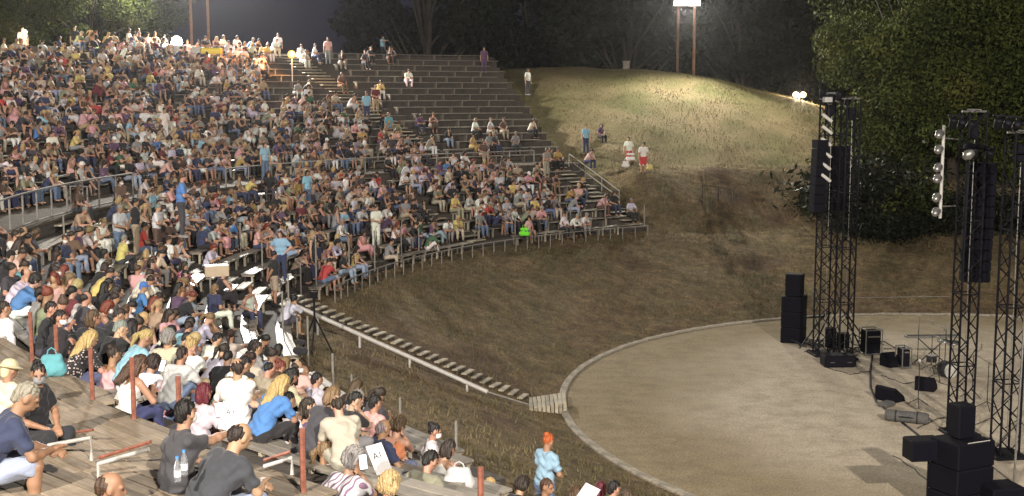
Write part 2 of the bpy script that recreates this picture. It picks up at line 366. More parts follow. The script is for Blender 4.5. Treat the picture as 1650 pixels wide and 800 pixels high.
# walkway between the tiers: near part of real planks, far part one sheet
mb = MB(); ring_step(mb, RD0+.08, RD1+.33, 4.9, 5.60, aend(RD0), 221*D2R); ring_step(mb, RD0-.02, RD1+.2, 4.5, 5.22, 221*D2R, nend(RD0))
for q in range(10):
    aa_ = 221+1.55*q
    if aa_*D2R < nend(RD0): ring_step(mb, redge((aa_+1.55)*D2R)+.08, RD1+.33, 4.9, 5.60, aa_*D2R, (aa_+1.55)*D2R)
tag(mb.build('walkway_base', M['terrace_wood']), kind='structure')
deck = empty('walkway_deck', (0, 0, 0)); tag(deck, 'wide weathered plank walkway between lower seats and upper seats', 'deck')
random.seed(5); cnt = 0; pl_cache = {}
RW0, RW1 = RD0, RD1
nb = 15; bw = (RW1-RW0)/nb
SEGA = 4.0*D2R
a = 203*D2R; seg = 0
while a < 243*D2R:
    a2 = a+SEGA
    for q in range(nb):
        if a > 212*D2R or q % 1 == 0:
            r = RW0+bw*(q+.5); Ls = 2*r*math.tan(SEGA/2)-.008; key = q
            if cnt >= 290 or a+SEGA > nend(r)+.02 or r < redge(a+SEGA*.6)+.02: continue
            pj = proj(pol(r, a+SEGA/2, 5.65))
            if pj[2] < 4 or pj[0] < -260 or pj[0] > 1500 or pj[1] > 1150: continue
            if key not in pl_cache: pl_cache[key] = MB().bevbox(-Ls/2, Ls/2, -bw/2+.006, bw/2-.006, -.04, 0, .006).mesh('plank', M['deck_wood'])
            am = a+SEGA/2
            o = link('plank', pl_cache[key], deck, pol(r, am, 5.655+random.uniform(-.005, .005)), (random.uniform(-.004, .004), 0, am-PI/2)); cnt += 1
    a = a2; seg += 1
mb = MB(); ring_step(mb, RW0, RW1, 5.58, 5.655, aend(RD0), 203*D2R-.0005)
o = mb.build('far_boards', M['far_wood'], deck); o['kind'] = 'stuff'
# near upper platforms (foreground, above the walkway): plank treads, with a stair slot
pf = empty('upper_platform', (0, 0, 0)); tag(pf, 'plank platform of the upper seats in the left foreground', 'deck')
slotA = ang(at_z(178, 815, 5.9))
def slot(am, r): return abs((am-slotA)*r) < .42
plc = {}
for j in range(0, 3):
    r0 = RU0-.20+j*1.15; zt = ZU0+.0+j*.18
    for q in range(7):
        r = r0+.082+q*.1643
        am = 215*D2R
        while am < 238*D2R:
            half = 1.9*D2R
            pj = proj(pol(r, am+half, zt))
            ok = pj[2] > 3 and -300 < pj[0] < 1300 and pj[1] < 1150 and not slot(am+half, r)
            if ok:
                Ls = 2*r*math.tan(half)-.008; key = round(Ls, 3)
                if key not in plc: plc[key] = MB().bevbox(-Ls/2, Ls/2, -.077, .077, -.04, 0, .006).mesh('plank', M['deck_wood'])
                link('plank', plc[key], pf, pol(r, am+half, zt+random.uniform(-.004, .004)), (0, 0, am+half-PI/2))
            am += 2*half
    # joists and risers under the platform
    am = 215*D2R
    while am < 238*D2R:
        if not slot(am, r0) and not slot(am+.012, r0):
            e = pol(r0+.03, am, 0); f = pol(r0+1.14, am, 0); mb = MB()
            mb.tube([(e.x, e.y, zt-.11), (f.x, f.y, zt-.11)], .05, 4); mb.tube([(e.x, e.y, 5.0), (e.x, e.y, zt-.10)], .04, 4)
            mb.build('joist', M['terrace_wood'], pf)
        am += 1.9*D2R
# ------------------------------------------------------------------ benches
def bench_meshes(L, hleg, t=''):
    a_ = MB().bevbox(-L/2, L/2, -.215, -.008, -.045, 0, .006).mesh('plank', M['bench_wood'])
    b2 = MB().bevbox(-L/2, L/2, .008, .215, -.045, 0, .006).mesh('plank', M['bench_wood'])
    lg = MB(); lg.box(-.035, .035, -.17, -.10, -hleg, -.046); lg.box(-.035, .035, .10, .17, -hleg, -.046); lg.box(-.028, .028, -.21, .21, -.10, -.047)
    return a_, b2, lg.mesh('leg', M['pale_wood'])
BL = 1.86
bm_low = bench_meshes(BL, .44)
cands = []
AISLES_LOW = [(121.0, .45), (143, .6), (161, .6), (180, .8), (200, .8), (224, .5)]
AISLES_UP = [(130.4, .9), (147.5, .5), (165, .6), (184, .6), (200, .6)]
def in_aisle(a, r, lst, pad=0):
    d = math.degrees(a)
    return any(abs((d-x)*D2R*r) < w_+pad for x, w_ in lst)
def add_rows(tier):
    nrow = 8 if tier == 'l' else 17
    for k in range(nrow):
        r, z = lowrow(k) if tier == 'l' else uprow(k)
        lim0 = aend(r)
        st = BL/r*1.012; a = lim0+st/2+(0 if k % 2 else st*.45)*(1 if tier == 'u' else .6); i = 0
        while a < (nend(r)-st/2 if tier == 'l' else (208 if k < 15 else 146)*D2R):
            if in_aisle(a, r, AISLES_LOW if tier == 'l' else AISLES_UP, BL/2): a += .22/r; continue
            p = pol(r, a, z); pj = proj(p)
            if -60 < pj[0] < 1700 and pj[1] < 880: cands.append((pj[2], tier, k, i, a, p)); 
            i += 1; a += st
add_rows('l'); add_rows('u')
cands.sort(key=lambda c: c[0])
ORD = ['first', 'second', 'third', 'fourth', 'fifth', 'sixth', 'seventh', 'eighth', 'ninth', 'tenth', 'eleventh', 'twelfth', 'thirteenth', 'fourteenth', 'fifteenth', 'sixteenth', 'seventeenth', 'eighteenth', 'nineteenth', 'twentieth']
def ordinal(i):
    if i < 20: return ORD[i]
    i += 1; t = {2: 'twenty', 3: 'thirty', 4: 'forty', 5: 'fifty'}[i//10]; u = i % 10
    return t+'-'+ORD[u-1] if u else {20: 'twentieth', 30: 'thirtieth', 40: 'fortieth', 50: 'fiftieth'}[i]
proto = None; NB = 296
random.seed(11)
for n_, (dd, tier, k, i, a, p) in enumerate(cands[:NB]):
    if proto is None:
        proto = empty('wooden_bench'); link('plank', bm_low[0], proto); link('plank', bm_low[1], proto)
        link('leg', bm_low[2], proto, (-BL/2+.09, 0, 0)); link('leg', bm_low[2], proto, (.12, 0, 0))
        for ch in proto.children: ch.location = ch.location
        tag(proto, 'x', 'bench', 'plank benches of the stand'); o = proto
    else: o = copy_tree(proto)
    o.location = p; o.rotation_euler = (0, 0, a-PI/2)
    o['label'] = 'weathered plank bench, %s along %s row of the %s stand from far end' % (ordinal(i), ORD[k], 'lower' if tier == 'l' else 'upper')
# the remaining far benches as one mesh
mb = MB()
for n_, (dd, tier, k, i, a, p) in enumerate(cands[NB:]):
    Mx = Matrix.Translation(p) @ Matrix.Rotation(a-PI/2, 4, 'Z')
    mb.box(-BL/2, BL/2, -.215, -.008, -.045, 0, Mx); mb.box(-BL/2, BL/2, .008, .215, -.045, 0, Mx)
    mb.box(-BL/2+.03, -BL/2+.11, -.17, .17, -.42, -.046, Mx)
    if tier == 'l': mb.box(.08, .15, -.17, .17, -.42, -.046, Mx)
tag(mb.build('far_benches', M['bench_wood']), 'rows of far plank benches climbing the upper stand behind the crowd', 'benches', 'plank benches of the stand', 'stuff')
# ------------------------------------------------------------------ radial stairs (aisles)
def stair(aa, tier, wd, label, k0=0, k1=8):
    st = empty('aisle_stair', (0, 0, 0)); tag(st, label, 'stairs', 'aisle stairs up the stand')
    me = MB().bevbox(-wd/2, wd/2, -.16, .16, -.05, 0, .006).mesh('step', M['pale_wood'])
    sup = MB().box(-wd/2+.05, -wd/2+.1, -.14, .14, -.6, -.051).box(wd/2-.1, wd/2-.05, -.14, .14, -.6, -.051).mesh('riser', M['terrace_wood'])
    a = aa*D2R
    for k in range(k0, k1):
        r, z = lowrow(k) if tier == 'l' else uprow(k); pit, h = (PL, HL) if tier == 'l' else (PU, HU)
        for q in range(2):
            p = pol(r+.30+pit*.5*q, a, z+.035+h*.5*q-.04)
            link('step', me, st, p, (0, 0, a-PI/2))
        link('riser', sup, st, pol(r+.30, a, z-.0), (0, 0, a-PI/2))
    return st
stair(121.0, 'l', .9, 'pale steps at the right end of the lower stand beside the white handrail')
stair(143, 'l', 1.0, 'pale aisle steps through the lower stand, left of the far right block')
stair(161, 'l', 1.0, 'pale aisle steps through the lower stand, third aisle from the right end')
stair(180, 'l', 1.4, 'pale aisle steps above the head of the long orchestra stairway')
stair(200, 'l', 1.4, 'pale aisle steps nearest the tripod on the lower stand')
stair(130.4, 'u', 1.5, 'pale aisle steps climbing to the orange lamp on the rim', 0, 16)
stair(147.5, 'u', .9, 'pale aisle steps climbing to the rim left of the white floodlight', 0, 16)
stair(165, 'u', 1.0, 'pale aisle steps of the upper stand at the left edge', 0, 16)
# ------------------------------------------------------------------ railings
def fence(name, label, pts, hgt, mat, rails=(1.0,), rr=.03, pr=.032, drop=0):
    f = empty(name, pts[0]); tag(f, label, 'railing'); o0 = Vector(pts[0])
    for p in pts:
        q = Vector(p)-o0; MB().tube([q-Vector((0, 0, drop)), q+Vector((0, 0, hgt))], pr, 6).build('post', mat, f)
    for t in rails: MB().tube([Vector(p)-o0+Vector((0, 0, hgt*t-.01)) for p in pts], rr, 5).build('rail', mat, f)
    return f
fence('walkway_railing', 'grey railing along the walkway edge at the left side', [pol(34.3, x*D2R, 5.66) for x in np.arange(170, 214.5, 2.2)], .98, M['grey_rod'], (1.0, .08))
fence('walkway_railing', 'grey railing along the walkway edge behind the far crowd', [pol(34.3, x*D2R, 5.66) for x in np.arange(123.5, 159, 2.7)], .75, M['grey_rod'], (1.0,))
fence('stair_handrail', 'pale handrail down the steps at the far right end of stand', [pol(33.9-1.6*i, (120.1)*D2R, 5.5-.57*i) for i in range(4)], .7, M['grey_rod'], (1.0, .5), .03, .03)
fence('front_railing', 'low board rail in front of the first bench row', [pol(26.35, x*D2R, 2.45) for x in np.arange(120.5, 174, 1.7)], .50, M['grey_rod'], (1.0,), .026, .024, .2)
# thin standing rods
def zstand(p):
    r = rad(p)
    if r < RL0: return ground_z(p[0], p[1])
    k = int((r-RL0)/PL); return ZL0+HL*k-.09
def rod(px, ytop, ybot, mat, label, name='marker_rod', rr=.028, grp='thin rods along the stand', z=None, cat='rod'):
    # iterate to find the standing point
    zz = 3.0 if z is None else z
    for _ in range(12):
        p = at_z(px, ybot, zz)
        if z is None: zz = .5*zz+.5*zstand(p)
    top = at_D(px, ytop, p.y)
    o = MB().tube([(0, 0, -.15), (0, 0, top.z-p.z)], rr, 7).build(name, mat, None, p)
    tag(o, label, cat, grp); return o
for px, y0, y1, lab in [(537, 570, 640, 'tall thin rod on the grass edge near red-shirted spectator'), (567, 604, 645, 'short thin rod right of the tall one on grass edge'),
    (645, 641, 690, 'thin rod on the grass edge above black-shirted man'), (735, 679, 745, 'thin rod on the grass edge right of white-topped woman with bun'),
    (497, 510, 590, 'thin pale rod beside the black bag at the stair head'), (480, 512, 570, 'thin rod left of the black bag'), (456, 470, 535, 'thin rod at the foot of aisle steps'),
    (465, 443, 490, 'thin rod at the top end of the long white stair rail'), (510, 380, 468, 'thin rod beside woman in black dress'), (485, 425, 475, 'thin rod behind the stair head'),
    (563, 390, 450, 'thin rod by the railing right of black-dressed woman'), (604, 372, 432, 'thin rod along the front railing, third right of black-dressed woman'),
    (647, 366, 420, 'thin rod with red foot along the front railing'), (675, 368, 412, 'thin rod next to the red-footed one'), (724, 360, 404, 'thin rod along front railing at the middle of far curve'),
    (772, 350, 398, 'thin rod in front of yellow-shirted spectator'), (830, 350, 392, 'thin rod beside the lime green bag'), (919, 332, 382, 'thin rod before the right front benches'),
    (975, 333, 378, 'thin rod among the last front benches'), (1038, 331, 372, 'thin rod closing the right end of the front row'),
    (353, 342, 395, 'thin rod standing left of the empty bright benches'), (388, 360, 408, 'thin rod among the empty bright benches'), (246, 398, 450, 'thin rod beside man in khaki trousers'),
    (198, 383, 432, 'thin rod right of woman in white dress'), (151, 378, 425, 'thin rod through the woman in white dress'), (104, 348, 396, 'thin rod in front of the left railing'),
    (340, 430, 492, 'thin rod next to the widest bright bench'), (423, 392, 440, 'thin rod left of the woman in light blue shirt')]:
    rod(px, y0, y1, M['grey_rod'], lab)
for px, y0, y1, lab in [(52, 503, 582, 'rusty red post, leftmost of those on the walkway edge'), (93, 524, 603, 'rusty red post left of the turquoise bag'),
    (149, 560, 643, 'rusty red post by the blonde woman in black'), (216, 576, 674, 'rusty red post behind the woman in white tank top'),
    (290, 606, 700, 'rusty red post beside the pale pink top'), (489, 690, 792, 'rusty red post in front of the white-shirted spectator'), (775, 753, 850, 'rusty red post at the bottom edge right of centre')]:
    rod(px, y0, y1, M['red_rust'], lab, 'rail_post', .03, 'red posts along the walkway', 5.66, 'post')
# low steel frames beside the platform in the foreground
def frame(pts, label, r=.022, mat='white_metal'):
    o0 = pts[0]; e = empty('steel_frame', o0); tag(e, label, 'frame')
    MB().tube([p-o0 for p in pts], r, 8).build('tube', M[mat], e); return e
p0 = at_D(146, 705, 12.7); p1 = at_D(78, 718, 12.9); g0 = Vector((p0.x, p0.y, 5.66))
e = frame([g0, p0-Vector((0, 0, .005)), p1], 'pale steel corner frame right of the navy-shirted man')
MB().tube([at_D(98, 700, 13.4)-g0, at_D(150, 693, 13.25)-g0], .016, 6).build('rusty_bar', M['red_rust'], e)
p0 = at_D(158, 748, 12.0); p1 = at_D(240, 724, 11.9)
e = frame([p0, p1], 'pale steel bar on the deck behind the black-shirted man')
MB().tube([at_D(160, 738, 12.5)-p0, at_D(243, 712, 12.3)-p0], .02, 6).build('rusty_bar', M['red_rust'], e)
MB().tube([Vector((0, 0, 5.66-p0.z)), Vector((0, 0, 0))], .018, 6).build('foot', M['white_metal'], e)
p0 = at_D(425, 752, 12.2); p1 = at_D(470, 738, 12.2); g1 = Vector((p1.x, p1.y, 5.66))
e = frame([p0, p1, g1], 'pale steel corner frame right of the second black-shirted man')
MB().tube([at_D(425, 742, 12.6)-p0, at_D(468, 728, 12.6)-p0], .018, 6).build('rusty_bar', M['red_rust'], e)
# ------------------------------------------------------------------ implicit surfaces -> meshes (bodies, clothes, hair)
def sdf_mesh(prims, vox, kk=.02, fold=0, lo=None, hi=None, strands=0):
    """prims: ('c',a,b,ra,rb[,op]) round cone | ('e',centre,radii,R[,op]); op '-' cuts"""
    P_ = []
    for p in prims:
        if p[0] == 'c': P_.append(('c', np.array(p[1], float), np.array(p[2], float), p[3], p[4], p[5] if len(p) > 5 else '+'))
        else: P_.append(('e', np.array(p[1], float), np.array(p[2], float), np.array(p[3], float), p[4] if len(p) > 4 else '+'))
    mn = np.full(3, 9.); mx = np.full(3, -9.)
    for p in P_:
        if p[-1] == '-': continue
        if p[0] == 'c': R = max(p[3], p[4]); mn = np.minimum(mn, np.minimum(p[1], p[2])-R); mx = np.maximum(mx, np.maximum(p[1], p[2])+R)
        else: R = p[2].max(); mn = np.minimum(mn, p[1]-R); mx = np.maximum(mx, p[1]+R)
    mn = mn-3*vox; mx = mx+3*vox; n = np.ceil((mx-mn)/vox).astype(int)+1
    D = np.full(tuple(n), .2, dtype=np.float32)
    ax = [mn[i]+vox*np.arange(n[i]) for i in range(3)]
    for p in P_:
        if p[0] == 'c': R = max(p[3], p[4])+kk+2*vox; a0 = np.minimum(p[1], p[2])-R; a1 = np.maximum(p[1], p[2])+R
        else: R = p[2].max()+kk+2*vox; a0 = p[1]-R; a1 = p[1]+R
        i0 = np.clip(((a0-mn)/vox).astype(int), 0, n); i1 = np.clip(np.ceil((a1-mn)/vox).astype(int)+1, 0, n)
        sl = tuple(slice(i0[i], i1[i]) for i in range(3))
        X, Y, Z = np.meshgrid(ax[0][sl[0]], ax[1][sl[1]], ax[2][sl[2]], indexing='ij')
        if X.size == 0: continue
        if p[0] == 'c':
            ba = p[2]-p[1]; L2 = max(1e-9, float(ba@ba)); px, py, pz = X-p[1][0], Y-p[1][1], Z-p[1][2]
            h = np.clip((px*ba[0]+py*ba[1]+pz*ba[2])/L2, 0, 1)
            d = np.sqrt((px-h*ba[0])**2+(py-h*ba[1])**2+(pz-h*ba[2])**2)-(p[3]+(p[4]-p[3])*h)
        else:
            Rm = p[3]; px, py, pz = X-p[1][0], Y-p[1][1], Z-p[1][2]
            u = [(px*Rm[0][i]+py*Rm[1][i]+pz*Rm[2][i])/p[2][i] for i in range(3)]
            q = np.sqrt(u[0]**2+u[1]**2+u[2]**2); d = (q-1)*p[2].min()
        cur = D[sl]
        if p[-1] == '-': D[sl] = np.maximum(cur, -d)
        else:
            h = np.clip(.5+.5*(cur-d)/kk, 0, 1); D[sl] = (cur*(1-h)+d*h)-kk*h*(1-h)
    if fold or strands:
        X, Y, Z = np.meshgrid(*ax, indexing='ij')
        if fold: D += fold*(np.sin(X*38+np.sin(Z*23)*2.2+Y*11)*.6+np.sin(Z*46+np.sin(X*31+Y*17)*2)*.55+np.sin((Y-Z)*27+X*9)*.6)
        if strands: D += strands*(np.sin(X*170+np.sin(Z*22+Y*9)*3)*.6+np.sin(Y*150+np.sin(Z*17+X*21)*3)*.5+np.sin(Z*24+X*17)*.5)
    S = D < 0
    c = [S[i:n[0]-1+i, j:n[1]-1+j, k:n[2]-1+k] for i in (0, 1) for j in (0, 1) for k in (0, 1)]
    sm = sum(x.astype(np.int8) for x in c); act = (sm > 0) & (sm < 8)
    idx = np.full(act.shape, -1, dtype=np.int64); I = np.argwhere(act); idx[act] = np.arange(len(I))
    acc = np.zeros((len(I), 3)); cnt = np.zeros(len(I))
    offs = [(i, j, k) for i in (0, 1) for j in (0, 1) for k in (0, 1)]
    vals = {o: D[I[:, 0]+o[0], I[:, 1]+o[1], I[:, 2]+o[2]] for o in offs}
    for o in offs:
        for axx in range(3):
            if o[axx] == 0:
                o2 = list(o); o2[axx] = 1; o2 = tuple(o2); a, b = vals[o], vals[o2]; mk = (a < 0) != (b < 0)
                t = np.where(mk, a/np.where(mk, a-b, 1), 0); pnt = np.tile(np.array(o, float), (len(I), 1)); pnt[:, axx] += t
                acc[mk] += pnt[mk]; cnt[mk] += 1
    V = mn+(I+acc/np.maximum(cnt, 1)[:, None])*vox
    Q = []
    for axx in range(3):
        sh = [slice(None)]*3; sh2 = [slice(None)]*3; sh[axx] = slice(0, -1); sh2[axx] = slice(1, None)
        A, B = S[tuple(sh)], S[tuple(sh2)]; ch = A != B; E = np.argwhere(ch); flip = A[ch]
        u, v = (axx+1) % 3, (axx+2) % 3
        ok = (E[:, u] > 0) & (E[:, v] > 0) & (E[:, u] < n[u]-1) & (E[:, v] < n[v]-1) & (E[:, axx] < n[axx]-1); E = E[ok]; flip = flip[ok]
        def cell(du, dv):
            G = E.copy(); G[:, u] += du; G[:, v] += dv; return idx[G[:, 0], G[:, 1], G[:, 2]]
        q = np.stack([cell(-1, -1), cell(0, -1), cell(0, 0), cell(-1, 0)], 1); q[~flip] = q[~flip][:, ::-1]; Q.append(q)
    Q = np.concatenate(Q); Q = Q[(Q >= 0).all(1)]
    return V, Q
def rotm(rx=0, ry=0, rz=0): return np.array(Matrix.Rotation(rz, 3, 'Z') @ Matrix.Rotation(ry, 3, 'Y') @ Matrix.Rotation(rx, 3, 'X'))
def ik(a, t, l1, l2, hint):
    a, t, hint = np.array(a, float), np.array(t, float), np.array(hint, float); d = t-a; L = np.linalg.norm(d); mxl = (l1+l2)*.995
    if L > mxl: t = a+d/L*mxl; d = t-a; L = mxl
    u = d/L; x = (L*L+l1*l1-l2*l2)/(2*L); h = math.sqrt(max(0, l1*l1-x*x)); hh = hint-u*(hint@u); hh = hh/max(1e-6, np.linalg.norm(hh))
    return a+u*x+hh*h, t
POSES = {
 # lean, twist, head pitch, head yaw (deg), hands R,L (relative to hips), elbow hints, knees R,L, ankles R,L
 'rest':   dict(lean=12, tw=0, hp=8, hy=0, hR=(.15, .36, .16), hL=(-.15, .36, .16), kR=(.14, .43, .04), kL=(-.14, .43, .04), aR=(.13, .44, -.36), aL=(-.13, .46, -.36)),
 'lean':   dict(lean=36, tw=0, hp=22, hy=6, hR=(.05, .56, .14), hL=(-.04, .55, .11), kR=(.17, .43, .05), kL=(-.18, .43, .04), aR=(.15, .40, -.36), aL=(-.16, .44, -.36)),
 'phone':  dict(lean=22, tw=0, hp=34, hy=4, hR=(.07, .40, .30), hL=(-.06, .39, .26), kR=(.12, .43, .04), kL=(-.12, .43, .04), aR=(.12, .47, -.36), aL=(-.12, .42, -.36)),
 'chin':   dict(lean=30, tw=8, hp=12, hy=18, hR=(.05, .36, .47), hL=(-.10, .42, .14), kR=(.13, .43, .06), kL=(-.15, .43, .04), aR=(.13, .43, -.36), aL=(-.15, .46, -.36)),
 'turn':   dict(lean=8, tw=32, hp=4, hy=34, hR=(.12, .30, .14), hL=(-.05, .33, .13), kR=(.12, .43, .04), kL=(-.12, .43, .04), aR=(.13, .47, -.36), aL=(-.11, .46, -.36)),
 'crossed': dict(lean=16, tw=-8, hp=6, hy=-14, hR=(-.12, .28, .24), hL=(.12, .29, .20), kR=(.05, .45, .12), kL=(-.10, .43, .03), aR=(-.12, .60, -.16), aL=(-.11, .45, -.36)),
 'hug':    dict(lean=30, tw=0, hp=14, hy=-6, hR=(.10, .50, .24), hL=(-.11, .49, .22), kR=(.15, .36, .24), kL=(-.15, .36, .22), aR=(.13, .44, -.16), aL=(-.13, .46, -.16)),
 'reach':  dict(lean=10, tw=-12, hp=2, hy=-30, hR=(-.05, .52, .42), hL=(-.13, .34, .15), kR=(.14, .43, .04), kL=(-.13, .43, .04), aR=(.14, .45, -.36), aL=(-.13, .47, -.36)),
 'stand':  dict(st=1, lean=3, tw=4, hp=4, hy=8, hR=(.25, .05, -.10), hL=(-.25, .07, -.09), kR=(.10, .03, -.44), kL=(-.10, .03, -.44), aR=(.11, -.01, -.86), aL=(-.12, .02, -.86)),
 'behind': dict(st=1, lean=2, tw=0, hp=6, hy=0, hR=(.04, -.19, .00), hL=(-.05, -.18, .02), kR=(.11, .02, -.44), kL=(-.11, .03, -.44), aR=(.13, -.02, -.86), aL=(-.13, .0, -.86)),
 'clasp':  dict(st=1, lean=5, tw=0, hp=18, hy=-8, hR=(.05, .25, .16), hL=(-.05, .26, .14), kR=(.10, .03, -.44), kL=(-.10, .03, -.44), aR=(.11, .0, -.86), aL=(-.11, .0, -.86)),
 'walk':   dict(st=1, lean=7, tw=6, hp=6, hy=0, hR=(.24, .20, -.02), hL=(-.25, -.12, -.06), kR=(.09, -.02, -.44), kL=(-.09, .18, -.41), aR=(.10, -.26, -.80), aL=(-.10, .22, -.86)),
 'hips':   dict(st=1, lean=2, tw=10, hp=2, hy=14, hR=(.17, .05, .10), hL=(-.17, .05, .10), kR=(.11, .03, -.44), kL=(-.12, .05, -.44), aR=(.13, .0, -.86), aL=(-.14, .05, -.86)),
 'point':  dict(st=1, lean=3, tw=-10, hp=2, hy=-20, hR=(.30, .48, .44), hL=(-.24, .06, -.08), kR=(.10, .03, -.44), kL=(-.10, .03, -.44), aR=(.11, .0, -.86), aL=(-.11, .0, -.86)),
}
def skeleton(pose):
    P_ = POSES[pose]; st = P_.get('st', 0); H = np.array([0, 0, .94 if st else .10]); J = {'st': st}
    le = math.radians(P_['lean']); tw = math.radians(P_['tw'])
    up1 = np.array([0, math.sin(le*.6), math.cos(le*.6)]); up2 = np.array([0, math.sin(le*1.15), math.cos(le*1.15)])
    waist = H+up1*.17; chest = waist+up2*.18; nb = chest+up2*.17
    rx = np.array([math.cos(tw), math.sin(tw), 0]); J.update(hip=H, waist=waist, chest=chest, neck=nb, rx=rx)
    for s, n in ((1, 'R'), (-1, 'L')):
        J['hip'+n] = H+np.array([.09*s, 0, 0]); sh = nb-up2*.045+rx*(.175*s); J['sh'+n] = sh
        hint = np.array([.9*s, -.35, -.55])
        if pose in ('hips',): hint = np.array([1.*s, -.3, 0])
        if pose in ('lean', 'chin'): hint = np.array([.5*s, .1, -.9])
        el, wr = ik(sh, H+np.array(P_['h'+n]), .285, .245, hint); J['el'+n] = el; J['wr'+n] = wr
        kt = H+np.array(P_['k'+n]); at = H+np.array(P_['a'+n])
        d = kt-J['hip'+n]; kn = J['hip'+n]+d/np.linalg.norm(d)*.43; d = at-kn; an = kn+d/np.linalg.norm(d)*.41
        J['kn'+n] = kn; J['an'+n] = an
    hp = math.radians(P_['hp']+P_['lean']*.35); hy = math.radians(P_['hy']); J['hdir'] = np.array([0, math.sin(le*.5+hp*.3), math.cos(le*.5+hp*.3)])
    J['head'] = nb+J['hdir']*.175+np.array([0, .015, 0]); J['HR'] = rotm(-hp*.9, 0, 0); J['HR'] = rotm(0, 0, -hy*.9) @ J['HR']
    return J
I3 = np.eye(3)
def head_prims(J, f=1.0, det=True):
    hc, R = J['head'], J['HR']; T = lambda x, y, z: hc+R @ np.array([x, y, z])
    pr = [('e', T(0, -.012, .025), (.073*f, .092*f, .092*f), R), ('e', T(0, .022, -.035), (.058*f, .070*f, .082*f), R), ('c', J['neck']-J['hdir']*.03, T(0, -.02, -.06), .060*f, .052*f)]
    if det: pr += [('c', T(0, .086, .005), T(0, .106, -.028), .010, .014), ('e', T(.074, -.005, -.012), (.014, .022, .032), R), ('e', T(-.074, -.005, -.012), (.014, .022, .032), R), ('c', T(-.018, .087, -.062), T(.018, .087, -.062), .009, .009),
        ('c', T(-.045, .076, .022), T(.045, .076, .022), .012, .012)]
    return pr
def hand_prims(J, n, fine, s):
    el, wr = J['el'+n], J['wr'+n]; u = wr-el; u = u/np.linalg.norm(u); dn = np.array([0, .2, -1.]); dn = dn-u*(dn@u); ln = np.linalg.norm(dn)
    dn = dn/ln if ln > .1 else np.array([0, 1., 0]); lat = np.cross(u, dn)*s
    if not fine: return [('c', wr+u*.02, wr+u*.085+dn*.01, .036, .030), ('c', wr+u*.085+dn*.01, wr+u*.145+dn*.035, .028, .018)]
    pr = [('c', wr+u*.02+lat*.02, wr+u*.085+lat*.028, .020, .017), ('c', wr+u*.02-lat*.02, wr+u*.080-lat*.028, .020, .016), ('c', wr+u*.02, wr+u*.085, .022, .018)]
    for i, (o, l1, l2) in enumerate(((.036, .036, .034), (.013, .041, .038), (-.011, .038, .035), (-.034, .031, .027))):
        a = wr+u*.088+lat*o; b = a+u*l1+dn*.010+lat*o*.14; c = b+u*l2*.75+dn*l2*.65
        pr += [('c', a, b, .0102, .0096), ('c', b, c, .0094, .0086)]
    a = wr+u*.03+lat*.032; b = a+u*.035+lat*.030+dn*.012; pr += [('c', a, b, .0135, .0115), ('c', b, b+u*.034+lat*.006+dn*.008, .0112, .0095)]
    return pr
def body_prims(J, fine, f=1.0):
    g = 0 if fine else .004
    pr = [('c', J['hipL'], J['hipR'], .100, .100), ('c', J['waist']-.055*J['rx'], J['waist']+.055*J['rx'], .092, .092), ('c', J['hip'], J['waist'], .105, .10),
          ('c', J['chest']-.075*J['rx'], J['chest']+.075*J['rx'], .100, .100), ('c', J['waist'], J['chest'], .105, .11), ('c', J['shL']+.055*J['rx'], J['shR']-.055*J['rx'], .064, .064)]
    for s, n in ((1, 'R'), (-1, 'L')):
        el, sh, wr = J['el'+n], J['sh'+n], J['wr'+n]
        pr += [('c', sh, el, .052*f+g, .040*f+g), ('c', el, el+(wr-el)*.4, .040*f+g, .041*f+g), ('c', el+(wr-el)*.4, wr, .041*f+g, .027*f+g)]
        pr += hand_prims(J, n, fine, s)
        kn, an, hp = J['kn'+n], J['an'+n], J['hip'+n]
        pr += [('c', hp, kn, .088, .056), ('c', kn, kn+(an-kn)*.35+np.array([0, -.015, 0]), .055, .056), ('c', kn+(an-kn)*.35+np.array([0, -.015, 0]), an, .055, .038)]
        pr += [('c', an+np.array([0, -.02, -.025]), an+np.array([0, .13, -.045]), .036, .026)]
    return pr+head_prims(J, 1, fine)
